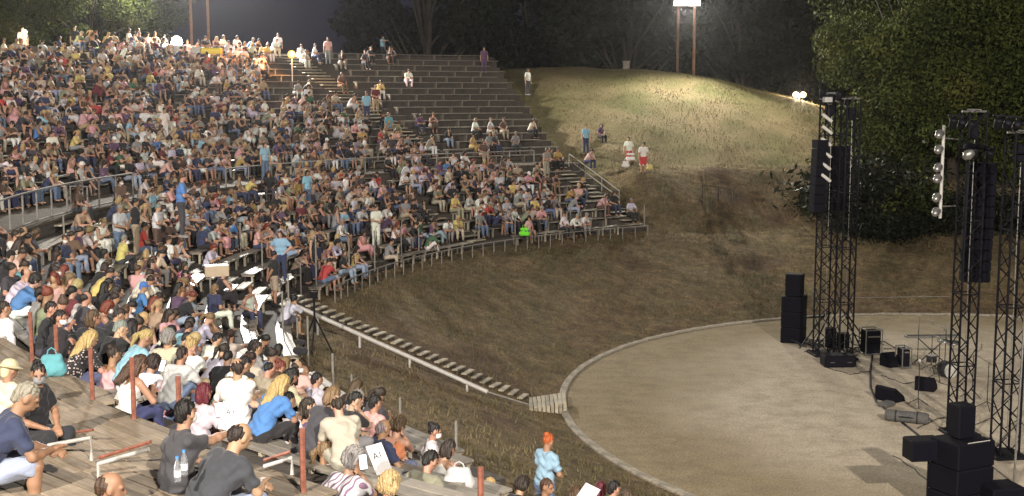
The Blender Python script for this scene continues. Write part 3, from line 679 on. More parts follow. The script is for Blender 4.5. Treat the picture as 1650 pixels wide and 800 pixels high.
def cloth_prims(J, kind):
    pr = []
    top = [('c', J['waist']-.06*J['rx'], J['waist']+.06*J['rx'], .112, .112), ('c', J['chest']-.078*J['rx'], J['chest']+.078*J['rx'], .120, .120),
           ('c', J['waist'], J['chest'], .128, .13), ('c', J['hip']+np.array([-.07, 0, .03]), J['hip']+np.array([.07, 0, .03]), .122, .122)]
    if kind in ('tshirt', 'longsleeve', 'wide_shirt'):
        pr += top+[('c', J['shL']+.05*J['rx'], J['shR']-.05*J['rx'], .082, .082), ('c', J['chest'], J['neck']-J['hdir']*.03, .10, .068)]
        for n in 'RL':
            sh, el, wr = J['sh'+n], J['el'+n], J['wr'+n]
            if kind == 'longsleeve': pr += [('c', sh, el, .070, .056), ('c', el, wr-(wr-el)*.08, .056, .042)]
            else: pr += [('c', sh, sh+(el-sh)*.62, .070, .067)]
        if kind == 'wide_shirt': pr += [('c', J['waist']-.09*J['rx'], J['waist']+.09*J['rx'], .128, .128), ('c', J['chest']-.10*J['rx'], J['chest']+.10*J['rx'], .13, .13)]
    elif kind == 'tank':
        pr += top+[('c', J['chest']-.07*J['rx'], J['neck']-.085*J['rx']-J['hdir']*.05, .100, .058), ('c', J['chest']+.07*J['rx'], J['neck']+.085*J['rx']-J['hdir']*.05, .100, .058)]
        pr += [('e', J['neck']+np.array([0, .04, .01]), (.065, .12, .07), I3, '-'), ('e', J['neck']+np.array([0, -.10, .0]), (.07, .10, .075), I3, '-')]
    elif kind == 'dress':
        pr += top+[('c', J['chest'], J['neck']-J['hdir']*.06, .10, .06), ('c', J['shL']+.06*J['rx'], J['shR']-.06*J['rx'], .07, .07)]
        for n in 'RL': pr += [('c', J['hip'+n], J['kn'+n], .125, .115), ('c', J['kn'+n], J['kn'+n]+(J['an'+n]-J['kn'+n])*.45, .115, .11)]
        pr += [('c', J['hip'], (J['knL']+J['knR'])/2, .13, .12)]
    elif kind in ('trousers', 'shorts'):
        pr += [('c', J['hipL'], J['hipR'], .112, .112), ('c', J['hip'], J['hip']+(J['waist']-J['hip'])*.35, .118, .112)]
        for n in 'RL':
            hp, kn, an = J['hip'+n], J['kn'+n], J['an'+n]
            if kind == 'trousers': pr += [('c', hp, kn, .104, .073), ('c', kn, kn+(an-kn)*.93, .073, .060)]
            else: pr += [('c', hp, hp+(kn-hp)*.86, .108, .090)]
    elif kind == 'shoes':
        for n in 'RL': a = J['an'+n]; pr += [('c', a+np.array([0, -.03, -.028]), a+np.array([0, .14, -.050]), .048, .037), ('c', a+np.array([0, -.01, .0]), a+np.array([0, .0, -.02]), .045, .045)]
    elif kind == 'backpack':
        c = J['chest']+np.array([0, -.19, -.04]); pr += [('c', c+np.array([-.06, 0, -.12]), c+np.array([-.06, .03, .12]), .085, .075), ('c', c+np.array([.06, 0, -.12]), c+np.array([.06, .03, .12]), .085, .075)]
    return pr
def hair_prims(style):
    """in head coordinates: x right, y forward, z up"""
    cap = [('e', (0, -.018, .034), (.083, .101, .100), I3), ('e', (0, .135, -.045), (.085, .088, .115), I3, '-')]
    R1 = rotm(.2)
    if style == 'short': return [('e', (0, -.020, .036), (.080, .098, .094), I3), ('c', (0, -.07, .0), (0, -.075, -.045), .05, .038), ('e', (0, .125, -.045), (.09, .085, .115), I3, '-'), ('e', (0, -.01, -.14), (.12, .14, .075), I3, '-')]
    if style == 'thin': return [('e', (0, -.030, .020), (.079, .092, .080), I3), ('c', (0, -.07, .0), (0, -.075, -.04), .05, .036), ('e', (0, .10, .02), (.09, .095, .14), I3, '-'), ('e', (0, -.03, .125), (.052, .062, .038), I3, '-'), ('e', (0, -.01, -.14), (.12, .14, .075), I3, '-')]
    if style == 'curly': return [('e', (0, -.025, .042), (.103, .115, .108), I3), ('c', (-.05, -.05, -.02), (.05, -.05, -.02), .06, .06), ('e', (0, .13, -.055), (.07, .08, .11), I3, '-')]
    if style == 'bob': return cap[:1]+[('c', (-.062, -.03, .0), (-.066, -.02, -.10), .04, .034), ('c', (.062, -.03, .0), (.066, -.02, -.10), .04, .034), ('c', (0, -.07, .0), (0, -.07, -.09), .062, .055), cap[1]]
    if style == 'long': return cap[:1]+[('c', (-.06, -.03, .0), (-.078, -.02, -.13), .040, .036), ('c', (.06, -.03, .0), (.078, -.02, -.13), .040, .036), ('c', (0, -.07, .02), (0, -.10, -.16), .07, .07), ('c', (0, -.10, -.16), (0, -.135, -.33), .072, .045), ('c', (-.05, -.09, -.12), (-.06, -.12, -.28), .04, .025), ('c', (.05, -.09, -.12), (.06, -.12, -.28), .04, .025), cap[1]]
    if style == 'bun': return [('e', (0, -.018, .034), (.080, .098, .097), I3), ('e', (0, .125, -.045), (.088, .085, .115), I3, '-'), ('e', (0, -.02, -.13), (.12, .12, .07), I3, '-'), ('e', (0, -.085, .105), (.048, .045, .042), I3)]
    if style == 'ponytail': return [('e', (0, -.018, .034), (.080, .098, .097), I3), ('e', (0, .125, -.045), (.088, .085, .115), I3, '-'), ('e', (0, -.01, -.13), (.12, .10, .07), I3, '-'), ('c', (0, -.10, .05), (0, -.155, -.03), .026, .036), ('c', (0, -.155, -.03), (0, -.15, -.20), .036, .016)]
    if style == 'hat': return [('e', (0, -.01, .055), (.093, .105, .080), I3), ('e', (0, -.01, .030), (.155, .170, .020), I3), ('c', (0, -.06, -.02), (0, -.06, -.06), .06, .05)]
    if style == 'cap': return [('e', (0, -.012, .045), (.084, .100, .085), I3), ('e', (0, .10, .030), (.058, .075, .012), I3), ('c', (0, -.07, -.01), (0, -.07, -.05), .045, .035)]
MESHC = {}; SKC = {}
def sk(pose):
    if pose not in SKC: SKC[pose] = skeleton(pose)
    return SKC[pose]
def part_mesh(pose, kind, lod, pat='cloth'):
    key = (pose, kind, lod, pat)
    if key in MESHC: return MESHC[key]
    if (pose, kind, lod) in MESHC: base = MESHC[(pose, kind, lod)]
    else:
        J = sk(pose)
        if kind == 'body': V, Q = sdf_mesh(body_prims(J, lod == 0), .0115 if lod == 0 else .024, .018)
        else: V, Q = sdf_mesh(cloth_prims(J, kind), (.0145 if lod == 0 else .026), .035, fold=(.0085 if kind in ('tshirt', 'wide_shirt', 'longsleeve', 'dress', 'trousers', 'shorts', 'tank') and lod == 0 else .004 if lod == 1 else 0))
        base = (V, Q); MESHC[(pose, kind, lod)] = base
    me = np_mesh(kind, base[0], base[1], M['skin'] if kind == 'body' else M[pat]); MESHC[key] = me; return me
def hair_mesh(style, lod):
    key = ('hair', style, lod)
    if key not in MESHC:
        V, Q = sdf_mesh(hair_prims(style), .009 if lod == 0 else .017, .02, strands=(0 if style in ('hat', 'cap') else .0068 if lod == 0 else .003)+(.004 if style == 'curly' else 0))
        MESHC[key] = np_mesh('hair', V, Q, M['cloth'] if style in ('hat', 'cap') else M['hair'])
    return MESHC[key]
MASKM = np_mesh('face_mask', *sdf_mesh([('e', (0, .052, -.052), (.062, .062, .052), I3), ('c', (-.07, .0, -.02), (-.03, .07, -.03), .008, .012), ('c', (.07, .0, -.02), (.03, .07, -.03), .008, .012)], .011, .02), M['cloth'])
EYEM = np_mesh('eye', *sdf_mesh([('e', (0, 0, 0), (.015, .008, .009), I3)], .004, .004), M['ink'])
SKINS = [(.42, .25, .165), (.36, .21, .135), (.46, .285, .20), (.29, .165, .10), (.40, .225, .145)]
HAIRC = dict(black=(.012, .010, .009), dark=(.030, .020, .014), brown=(.075, .042, .022), light=(.20, .125, .06), blonde=(.42, .30, .14), red=(.16, .035, .018), maroon=(.10, .010, .018), orange=(.42, .10, .02), grey=(.24, .23, .21), straw=(.62, .50, .36), cream=(.66, .56, .42), navy=(.03, .04, .09), white=(.75, .74, .70), blue=(.06, .16, .42))
COLR = dict(white=(.70, .69, .66), offwhite=(.52, .52, .50), black=(.018, .018, .022), navy=(.030, .040, .105), grey=(.24, .24, .25), lightgrey=(.46, .46, .46), pink=(.62, .30, .33), salmon=(.66, .36, .32), red=(.48, .035, .03), magenta=(.26, .03, .12), purple=(.12, .06, .14),
    beige=(.46, .39, .29), tan=(.33, .27, .18), olive=(.22, .24, .14), khaki=(.36, .27, .15), green=(.05, .14, .07), teal=(.03, .18, .21), turquoise=(.07, .33, .38), lightblue=(.22, .46, .62), blue=(.05, .20, .50), yellow=(.62, .50, .12), mustard=(.45, .28, .05), orange=(.55, .20, .05), brown=(.12, .07, .045), lavender=(.55, .52, .66), jeans=(.10, .15, .26), lightjeans=(.26, .34, .46), charcoal=(.05, .05, .06), maroon=(.15, .02, .03), cream=(.66, .58, .42), lime=(.30, .80, .05))
COLR = {k: tuple(.84*x+.16*(.3*v[0]+.5*v[1]+.2*v[2]) for x in v) for k, v in COLR.items()}
def rgba(c, j=0): return tuple(min(1, max(0, x*(1+random.uniform(-j, j)))) for x in c)+(1,)
def person(loc, yaw, pose, label, hair='short', hc='dark', top='tshirt', tc='white', bot='trousers', bc='jeans', mask=None, lod=0, scale=1.0, pat='cloth', group='spectators on the stand', skin=None, eyes=False, pack=None, wide=1.0):
    J = sk(pose); e = empty('person', loc, yaw, label, 'person', group); e.scale = (scale*wide, scale, scale)
    o = link('body', part_mesh(pose, 'body', lod), e); o.color = rgba(skin or random.choice(SKINS), .06)
    if top:
        nm = {'tshirt': 'shirt', 'wide_shirt': 'shirt', 'longsleeve': 'shirt', 'tank': 'tank_top', 'dress': 'dress'}[top]
        o = link(nm, part_mesh(pose, top, lod, pat), e); o.color = rgba(COLR[tc], .08)
    if top != 'dress' and bot:
        o = link(bot, part_mesh(pose, bot, lod), e); o.color = rgba(COLR[bc], .1)
    if lod == 0 or J['st']:
        o = link('shoes', part_mesh(pose, 'shoes', 1), e); o.color = rgba(COLR[random.choice(['black', 'white', 'grey', 'brown'])], .1)
    R = Matrix([list(r) for r in J['HR']]).to_4x4(); HM = Matrix.Translation(Vector(J['head'])) @ R
    if hair:
        o = link('hat' if hair == 'hat' else 'cap' if hair == 'cap' else 'hair', hair_mesh(hair, lod), e); o.matrix_local = HM; o.color = rgba(HAIRC[hc], .12)
        hh = o
    if mask: o = link('face_mask', MASKM, e); o.matrix_local = HM; o.color = rgba(COLR[mask], .03)
    if eyes or lod == 0:
        for s in (-1, 1): o = link('eye', EYEM, e); o.matrix_local = HM @ Matrix.Translation((.028*s, .087, .004)); o.color = (.02, .02, .02, 1)
    if pack: o = link('backpack', part_mesh(pose, 'backpack', lod), e); o.color = rgba(COLR[pack], .1)
    return e
# ------------------------------------------------------------------ spectators
TAKEN = []; NIND = 0; ROWC = {}
def inward(p): return math.atan2(C0.y-p[1], C0.x-p[0])-PI/2
def row_params(t, k): return lowrow(k) if t == 'l' else uprow(k)
def seat_from_head(px, py, pose, rows=None):
    J = sk(pose); hz, hy = J['head'][2], J['head'][1]; best = None
    for t, k in (rows or [('l', k) for k in range(9)]+[('u', j) for j in range(17)]):
        r, z = row_params(t, k); q = at_z(px, py, z+hz)
        if q.y < 3: continue
        a = ang(q)
        if t == 'u' and a > 213*D2R: continue
        e = abs(rad(q)-(r-hy))
        if best is None or e < best[0]: best = (e, t, k, pol(r, a, z), a)
    return best
NEARD = {(84, 497): 19.5, (98, 512): 19, (152, 548): 17.8, (186, 572): 17, (226, 588): 16.3, (262, 590): 17.4, (292, 598): 17, (332, 634): 15.8, (371, 622): 16.8, (405, 626): 16.8, (465, 646): 16.2, (497, 654): 17.2, (528, 672): 15.8, (548, 658): 17.0, (573, 682): 16.2, (606, 650): 17.6, (617, 690): 15.6, (650, 688): 16.8, (526, 728): 14.0, (566, 747): 12.4, (634, 783): 11.9, (697, 744): 13.7, (697, 693): 18.6, (718, 721): 16.4, (457, 595): 20.5, (488, 598): 22, (512, 612): 20.5, (528, 634): 20, (562, 640): 20.3, (452, 614): 18.5, (478, 608): 19.5}
def hs(px, py, pose, label, yaw=0, rows=None, **kw):
    """a spectator sitting on the row under this head"""
    global NIND
    D = NEARD.get((px, py))
    if D:                                   # the row nearest to that distance; the head stays on its line of sight
        J = sk(pose); q0 = at_D(px, py, D); k = min(range(9), key=lambda k: abs(q0.z-J['head'][2]-lowrow(k)[1])); q = at_z(px, py, lowrow(k)[1]+J['head'][2])
        if abs(q.y-D) > 1.2: q = at_D(px, py, D+(1.2 if q.y > D else -1.2)); q.z = lowrow(k)[1]+J['head'][2]
        a = ang(q); p = pol(rad(q)+J['head'][1], a, lowrow(k)[1])
    else: e, t, k, p, a = seat_from_head(px, py, pose, rows)
    p = p.copy(); kw.setdefault('lod', 0 if p.y < 24 else 1); yaw += 24 if p.y < 32 else 8
    o = person(p, inward(p)+yaw*D2R, pose, label, **kw); TAKEN.append(p); NIND += 1; return o
def hd(px, py, D, pose, label, yaw=0, abs_yaw=None, **kw):
    """a figure whose head is at this distance"""
    global NIND
    J = sk(pose); q = at_D(px, py, D); yaw += 20; y = inward(q)+yaw*D2R if abs_yaw is None else abs_yaw*D2R; s = kw.get('scale', 1)
    off = Matrix.Rotation(y, 3, 'Z') @ Vector((J['head'][0], J['head'][1], 0))*s
    p = Vector((q.x-off.x, q.y-off.y, q.z-J['head'][2]*s)); kw.setdefault('lod', 0 if D < 24 else 1)
    o = person(p, y, pose, label, **kw); TAKEN.append(p); NIND += 1; return o
def hst(px, yh, pose, label, yaw=0, surf=None, abs_yaw=None, **kw):
    """a standing figure: head pixel, standing on the surface given by surf(p)->z"""
    global NIND
    J = sk(pose); hz = J['head'][2]*kw.get('scale', 1); z = 4
    if surf == 'rim':
        D = 40.0
        while rad(at_D(px, yh, D)) < 54.6 or D < 55: D += .25
        q = at_D(px, yh, D); z = q.z-hz
    else:
        best = None
        for i in range(40, 400):                   # walk along the line of sight until head height above the surface fits
            q = at_D(px, yh, i*.25); e_ = abs(q.z-hz-(surf(q) if surf else zstand(q)))
            if best is None or e_ < best[0]: best = (e_, q)
        q = best[1]; z = surf(q) if surf else zstand(q)
    p = Vector((q.x, q.y, z)); kw.setdefault('lod', 0 if p.y < 24 else 1)
    y = inward(p)+yaw*D2R if abs_yaw is None else abs_yaw*D2R
    o = person(p, y, pose, label, **kw); TAKEN.append(p); NIND += 1; return o
# --- foreground, on the platform above the walkway
navyman = hd(44, 641, 10.6, 'lean', 'man with short grey hair in navy t-shirt and light denim shorts, crouching at left edge', -42, hair='short', hc='grey', top='wide_shirt', tc='navy', bot='shorts', bc='lightjeans', scale=1.08)
hd(180, 786, 9.5, 'rest', 'man with thinning dark hair, only his head showing at the bottom edge', -60, hair='thin', hc='brown', top='tshirt', tc='grey', scale=1.06)
hd(300, 665, 11.9, 'reach', 'big man in black t-shirt with mask below chin, holding up a phone', -34, hair='short', hc='black', top='wide_shirt', tc='charcoal', bc='black', mask='white', scale=1.12, wide=1.22)
hd(388, 704, 11.3, 'lean', 'man in black t-shirt and light jeans, bowed head, beside the bigger man in black', -26, hair='thin', hc='dark', top='wide_shirt', tc='charcoal', bc='lightjeans', scale=1.08, wide=1.12)
# --- on the walkway, left
Zw = lambda p: 5.66
hd(16, 596, 14.6, 'clasp', 'person in cream bucket hat and pale jacket at the left edge of walkway', -10, hair='hat', hc='straw', top='longsleeve', tc='cream', bc='yellow')
hd(62, 603, 13.4, 'turn', 'dark-haired woman with mask and black top behind the grey-haired man', -100, hair='bun', hc='black', top='tshirt', tc='black', bc='black', mask='grey')
hd(8, 498, 19.5, 'stand', 'person in white shirt cut by the left edge near the red post', -10, hair='short', hc='dark', top='longsleeve', tc='white', bc='white')
K8 = [('l', 8), ('l', 7)]; K7 = K6 = None
# --- edge of the walkway and next rows, from the left
hs(84, 497, 'rest', 'man with short dark hair and black jacket beside the left red posts', -55, K8, hair='short', hc='black', top='longsleeve', tc='black', bc='charcoal')
hs(98, 512, 'turn', 'woman in black jacket seen in profile with mask, above the turquoise bag', -50, K8, hair='ponytail', hc='black', top='longsleeve', tc='black', bc='black', mask='white')
hs(152, 548, 'lean', 'woman with blonde hair in black floral top and jeans, behind red post', -10, K8, hair='long', hc='blonde', top='tshirt', tc='black', bc='jeans', pat='floral_cloth')
hs(186, 572, 'rest', 'woman with dark bun in pale pink tank top, back to camera', -12, K8, hair='bun', hc='dark', top='tank', tc='pink', bc='white')
hs(226, 588, 'phone', 'woman with long brown hair in white tank top holding a phone', -22, K8, hair='long', hc='brown', top='tank', tc='white', bc='navy')
hs(262, 590, 'lean', 'woman with curly dark hair leaning behind the white tank top', 5, K7, hair='curly', hc='dark', top='tshirt', tc='white', bc='black')
hs(292, 598, 'chin', 'woman in pale pink top with dark bun beside red post', -20, K8, hair='bun', hc='dark', top='tshirt', tc='pink', bc='jeans')
hs(332, 634, 'rest', 'person with dark red hair in light grey top behind the phone holder', -12, None, hair='bob', hc='maroon', top='tshirt', tc='lightgrey', bc='jeans')
hs(371, 622, 'turn', 'woman with long light brown hair in light blue top beside the A1 sheet', -30, None, hair='long', hc='light', top='tshirt', tc='lightblue', bc='lightjeans')
hs(405, 626, 'rest', 'person with short blond hair in navy top, right of the left A1 sheet', -8, None, hair='bob', hc='blonde', top='tank', tc='navy', bc='navy')
hs(465, 646, 'rest', 'man with dark hair in plain white t-shirt and grey jeans, near the middle', -24, None, hair='short', hc='black', top='wide_shirt', tc='white', bc='jeans')
hs(497, 654, 'turn', 'woman with long dark hair in purple tank top looking right', -40, K7, hair='long', hc='dark', top='tank', tc='purple', bc='jeans')
hs(528, 672, 'lean', 'man with dark hair leaning forward in white lavender shirt', -34, None, hair='short', hc='dark', top='wide_shirt', tc='lavender', bc='lavender')
hs(548, 658, 'rest', 'man in turquoise shirt with dark hair behind the leaning white shirt', -20, K7, hair='short', hc='black', top='tshirt', tc='turquoise', bc='beige')
hs(573, 682, 'lean', 'woman with dark brown bob and bare shoulders in tan top', -15, None, hair='bob', hc='dark', top='tank', tc='olive', bc='olive')
hs(606, 650, 'rest', 'man with short black hair in pink t-shirt at the front', -22, None, hair='short', hc='black', top='wide_shirt', tc='pink', bc='black')
hs(617, 690, 'rest', 'man with greying hair in black t-shirt and jeans behind the right A1 sheet', -32, K7, hair='thin', hc='grey', top='wide_shirt', tc='navy', bc='lightjeans')
hs(650, 688, 'chin', 'woman with curly brown hair and orange scarf at the front', -10, K6, hair='curly', hc='brown', top='tank', tc='orange', bc='jeans')
hs(526, 728, 'turn', 'woman with light brown ponytail and white mask in white top', -30, None, hair='ponytail', hc='light', top='tshirt', tc='white', bc='white', mask='white')
hs(566, 747, 'chin', 'man with curly grey hair and striped shirt holding a phone to ear', -30, None, hair='curly', hc='grey', top='wide_shirt', tc='white', bc='jeans', pat='striped_cloth', scale=1.05)
hs(634, 783, 'rest', 'woman with tousled blonde hair at the bottom edge', -10, None, hair='curly', hc='blonde', top='tshirt', tc='white', bc='white')
hs(697, 744, 'lean', 'man with dark hair in olive green shirt leaning forward', -20, None, hair='short', hc='black', top='wide_shirt', tc='olive', bc='khaki')
hs(697, 693, 'rest', 'woman with dark top bun and mask in white blouse facing right', -62, None, hair='bun', hc='black', top='tshirt', tc='white', bc='black', mask='white')
hs(718, 721, 'hug', 'woman with dark hair and bare arm over her raised knees, pale top', -38, K6, hair='bob', hc='dark', top='tank', tc='lightgrey', bot='shorts', bc='lightjeans')
hd(842, 783, 17.4, 'lean', 'woman with curly dark hair in black jacket at bottom edge', -10, hair='curly', hc='dark', top='longsleeve', tc='black', bc='black')
hd(882, 785, 17.2, 'turn', 'man with short brown hair and flushed face below the orange-haired attendant', -70, hair='short', hc='brown', top='tshirt', tc='black', bc='black')
hd(790, 782, 17.0, 'rest', 'child with blond curls beside the right red post', -20, hair='curly', hc='blonde', top='tshirt', tc='tan', bc='tan', scale=.75)
hd(928, 800, 17.6, 'lean', 'spectator with tousled brown hair at the bottom, right of the attendant', 10, hair='curly', hc='brown', top='tshirt', tc='brown', bc='black')
hd(968, 790, 17.6, 'rest', 'woman with dark reddish hair at bottom edge near white sheet', -10, hair='bob', hc='maroon', top='tshirt', tc='navy', bc='black')
hd(990, 788, 17.3, 'rest', 'dark-haired man at the bottom edge, farthest right spectator but one', -30, hair='short', hc='black', top='tshirt', tc='green', bc='black')
hd(1012, 803, 17.4, 'rest', 'spectator with brown hair cut off by the bottom edge, farthest right', -30, hair='short', hc='brown', top='tshirt', tc='maroon', bc='black')
attend = hd(884, 712, 19.6, 'clasp', 'attendant with orange hair in light blue shirt standing before the orchestra', -26, hair='bun', hc='orange', top='tshirt', tc='lightblue', bc='jeans', group='attendants in light blue', scale=1.02)
# --- rows further down, left to right
for a_ in [
 (457, 595, 'chin', 'woman with auburn hair and pinkish face leaning in the front row', -10, dict(hair='bun', hc='red', top='tank', tc='purple', bc='purple')),
 (488, 598, 'rest', 'person with strawberry hair at the grass edge below the aisle steps', -60, dict(hair='thin', hc='red', top='tshirt', tc='purple', bc='navy')),
 (512, 612, 'rest', 'person with shiny black hair in light grey shirt at the front', -20, dict(hair='short', hc='black', top='wide_shirt', tc='lightgrey', bc='lightgrey')),
 (528, 634, 'turn', 'person with flushed face and red top at the front row', -70, dict(hair='short', hc='brown', top='tshirt', tc='red', bc='black')),
 (562, 640, 'chin', 'man in pale shirt and white mask at the front edge facing right', -70, dict(hair='short', hc='dark', top='tshirt', tc='lightgrey', bc='grey', mask='white')),
 (452, 614, 'lean', 'woman with brown hair in beige blouse behind the white t-shirt', -10, dict(hair='bob', hc='brown', top='tshirt', tc='beige', bc='beige')),
 (478, 608, 'rest', 'person with black hair and tan back between beige blouse and grey shirt', 0, dict(hair='bob', hc='black', top='tank', tc='khaki', bc='black')),
 (412, 555, 'chin', 'person with black hair holding head in hands near the aisle steps', -50, dict(hair='bob', hc='black', top='tshirt', tc='black', bc='charcoal')),
 (425, 545, 'lean', 'woman in patterned white trousers with black hair by the aisle steps', -60, dict(hair='ponytail', hc='black', top='tshirt', tc='black', bc='offwhite')),
 (400, 588, 'lean', 'person with black hair in white shirt and grey trousers, bent forward', -20, dict(hair='short', hc='black', top='tshirt', tc='white', bc='grey')),
 (383, 466, 'turn', 'woman in white top and navy trousers sitting sideways alone on bright benches', -70, dict(hair='ponytail', hc='light', top='tank', tc='white', bc='navy')),
 (357, 398, 'phone', 'person in grey-blue top bent over a box on the bright benches', -20, dict(hair='bob', hc='red', top='tshirt', tc='lavender', bc='navy')),
 (298, 478, 'lean', 'woman with reddish dark hair in black t-shirt and blue jeans', -25, dict(hair='ponytail', hc='red', top='tshirt', tc='black', bc='lightjeans')),
 (350, 512, 'phone', 'woman in pale pink t-shirt leaning over her jeans', -30, dict(hair='ponytail', hc='light', top='tshirt', tc='lavender', bc='jeans')),
 (322, 515, 'chin', 'woman with dark hair and bare arm in black top, hand at face', -20, dict(hair='ponytail', hc='dark', top='tank', tc='black', bc='black')),
 (370, 548, 'lean', 'dark-haired person in white shirt bent low before the phone group', 0, dict(hair='short', hc='black', top='tshirt', tc='white', bc='jeans')),
 (224, 452, 'lean', 'man with dark hair in cream long shirt leaning right', -40, dict(hair='short', hc='dark', top='wide_shirt', tc='cream', bc='beige')),
 (246, 462, 'rest', 'person in bright blue cap and top behind the cream shirt', -20, dict(hair='cap', hc='blue', top='tshirt', tc='blue', bc='maroon')),
 (236, 488, 'rest', 'woman with long chestnut hair in pink skirt, back to camera', -10, dict(hair='long', hc='red', top='tank', tc='salmon', bc='salmon')),
 (285, 428, 'rest', 'woman in magenta patterned blouse', -30, dict(hair='bob', hc='dark', top='tshirt', tc='magenta', bc='black', pat='floral_cloth')),
 (275, 480, 'lean', 'person in dark green shirt near the blue cap', -10, dict(hair='short', hc='black', top='tshirt', tc='green', bc='grey')),
 (236, 545, 'lean', 'woman with pale blonde hair tied back, light blue top', -25, dict(hair='ponytail', hc='blonde', top='tshirt', tc='lightblue', bc='jeans')),
 (196, 508, 'lean', 'man in black t-shirt bent sharply forward beside a white shirt', -25, dict(hair='short', hc='dark', top='wide_shirt', tc='black', bc='black')),
 (182, 470, 'phone', 'woman with dark hair and mask in black blouse beside the yellow shirt', -25, dict(hair='bob', hc='dark', top='tshirt', tc='black', bc='black', mask='pink')),
 (165, 440, 'lean', 'man in bright yellow shirt leaning forward', -20, dict(hair='short', hc='dark', top='wide_shirt', tc='yellow', bc='black')),
 (127, 447, 'chin', 'woman with long honey hair and tan arms in light jeans', -40, dict(hair='long', hc='light', top='tank', tc='tan', bc='lightjeans')),
 (88, 446, 'turn', 'woman in pale pink top with elbow out, turned to the camera side', -120, dict(hair='long', hc='red', top='tank', tc='salmon', bc='lightjeans')),
 (64, 452, 'lean', 'person with bushy black hair in royal blue shirt', -25, dict(hair='curly', hc='black', top='wide_shirt', tc='blue', bc='white')),
 (52, 428, 'lean', 'person in turquoise shirt with dark hair, far left group', -30, dict(hair='short', hc='dark', top='wide_shirt', tc='turquoise', bc='jeans')),
 (36, 408, 'lean', 'man in pink shirt carrying a black backpack at the far left', -30, dict(hair='short', hc='dark', top='wide_shirt', tc='salmon', bc='black', pack='black')),
 (78, 386, 'turn', 'man in navy t-shirt with white mask facing right, upper left group', -70, dict(hair='short', hc='brown', top='tshirt', tc='navy', bc='jeans', mask='white')),
 (188, 408, 'rest', 'person with dark hair in white and tan top', -30, dict(hair='bob', hc='black', top='tshirt', tc='offwhite', bc='navy')),
 (158, 358, 'phone', 'woman with blonde hair seated in white dress by thin rod', -35, dict(hair='ponytail', hc='light', top='dress', tc='white')),
 (172, 338, 'lean', 'man in grey-green shirt and jeans beside the white dress', -40, dict(hair='short', hc='grey', top='tshirt', tc='khaki', bc='jeans')),
 (283, 442, 'phone', 'person in black holding bright phone near magenta blouse', -30, dict(hair='short', hc='black', top='tshirt', tc='charcoal', bc='black')),
 (1007, 322, 'rest', 'lone spectator in grey-blue shirt at the right end of the front rows', -5, dict(hair='short', hc='grey', top='tshirt', tc='lavender', bc='black')),
 (755, 153, 'rest', 'lone spectator in white high on the empty upper benches', 0, dict(hair='short', hc='brown', top='longsleeve', tc='white', bc='black')),
 (430, 560, 'rest', 'person in grey top on the lowest steps', -20, dict(hair='short', hc='dark', top='tshirt', tc='grey', bc='grey')),
 (770, 318, 'rest', 'spectator in bright yellow shirt near the far front railing', 0, dict(hair='short', hc='brown', top='tshirt', tc='yellow', bc='tan')),
 (868, 320, 'rest', 'spectator in yellow shirt above the lime green bag', 0, dict(hair='short', hc='dark', top='tshirt', tc='yellow', bc='tan')),
 (838, 325, 'rest', 'spectator in pale grey shirt, left of the yellow shirt above lime bag', 0, dict(hair='short', hc='grey', top='tshirt', tc='lightgrey', bc='grey')),
 (935, 312, 'lean', 'spectator in pink top among the last right seats', 20, dict(hair='bob', hc='brown', top='tshirt', tc='pink', bc='brown')),
 (960, 308, 'rest', 'spectator in black beside pink top among the last right seats', 0, dict(hair='bob', hc='dark', top='tshirt', tc='black', bc='navy'))]:
    hs(a_[0], a_[1], a_[2], a_[3], a_[4], None if a_[0] != 1007 else [('l', 1)], **a_[5])
# --- standing figures
hst(217, 333, 'behind', 'man in black t-shirt and khaki trousers standing with his back turned', 10, hair='short', hc='black', top='wide_shirt', tc='black', bc='khaki', scale=1.03)
hst(251, 331, 'clasp', 'person in white shirt standing beside the man in khaki trousers', 0, hair='short', hc='grey', top='wide_shirt', tc='white', bot='shorts', bc='brown')
hst(190, 336, 'clasp', 'man in grey shirt standing behind the woman in white dress', -30, hair='short', hc='grey', top='wide_shirt', tc='lightgrey', bc='jeans')
hst(440, 410, 'behind', 'man in black t-shirt standing at stair head with hands behind back', 30, hair='short', hc='black', top='wide_shirt', tc='black', bot='shorts', bc='tan')
hst(452, 386, 'hips', 'attendant in light blue shirt and dark trousers at the stair head', -90, hair='ponytail', hc='brown', top='wide_shirt', tc='lightblue', bc='navy', group='attendants in light blue')
hst(502, 378, 'stand', 'blonde woman in long black dress standing beside the railing', 0, hair='long', hc='blonde', top='dress', tc='black')
hst(290, 286, 'clasp', 'person in bright blue shirt standing on the walkway', 0, surf=Zw, hair='short', hc='brown', top='wide_shirt', tc='blue', bc='charcoal')
up_s = lambda p: ZU0+HU*max(0, int((rad(p)-RU0)/PU))-.10 if rad(p) > RU0 else (5.66 if rad(p) > RD0 else zstand(p))
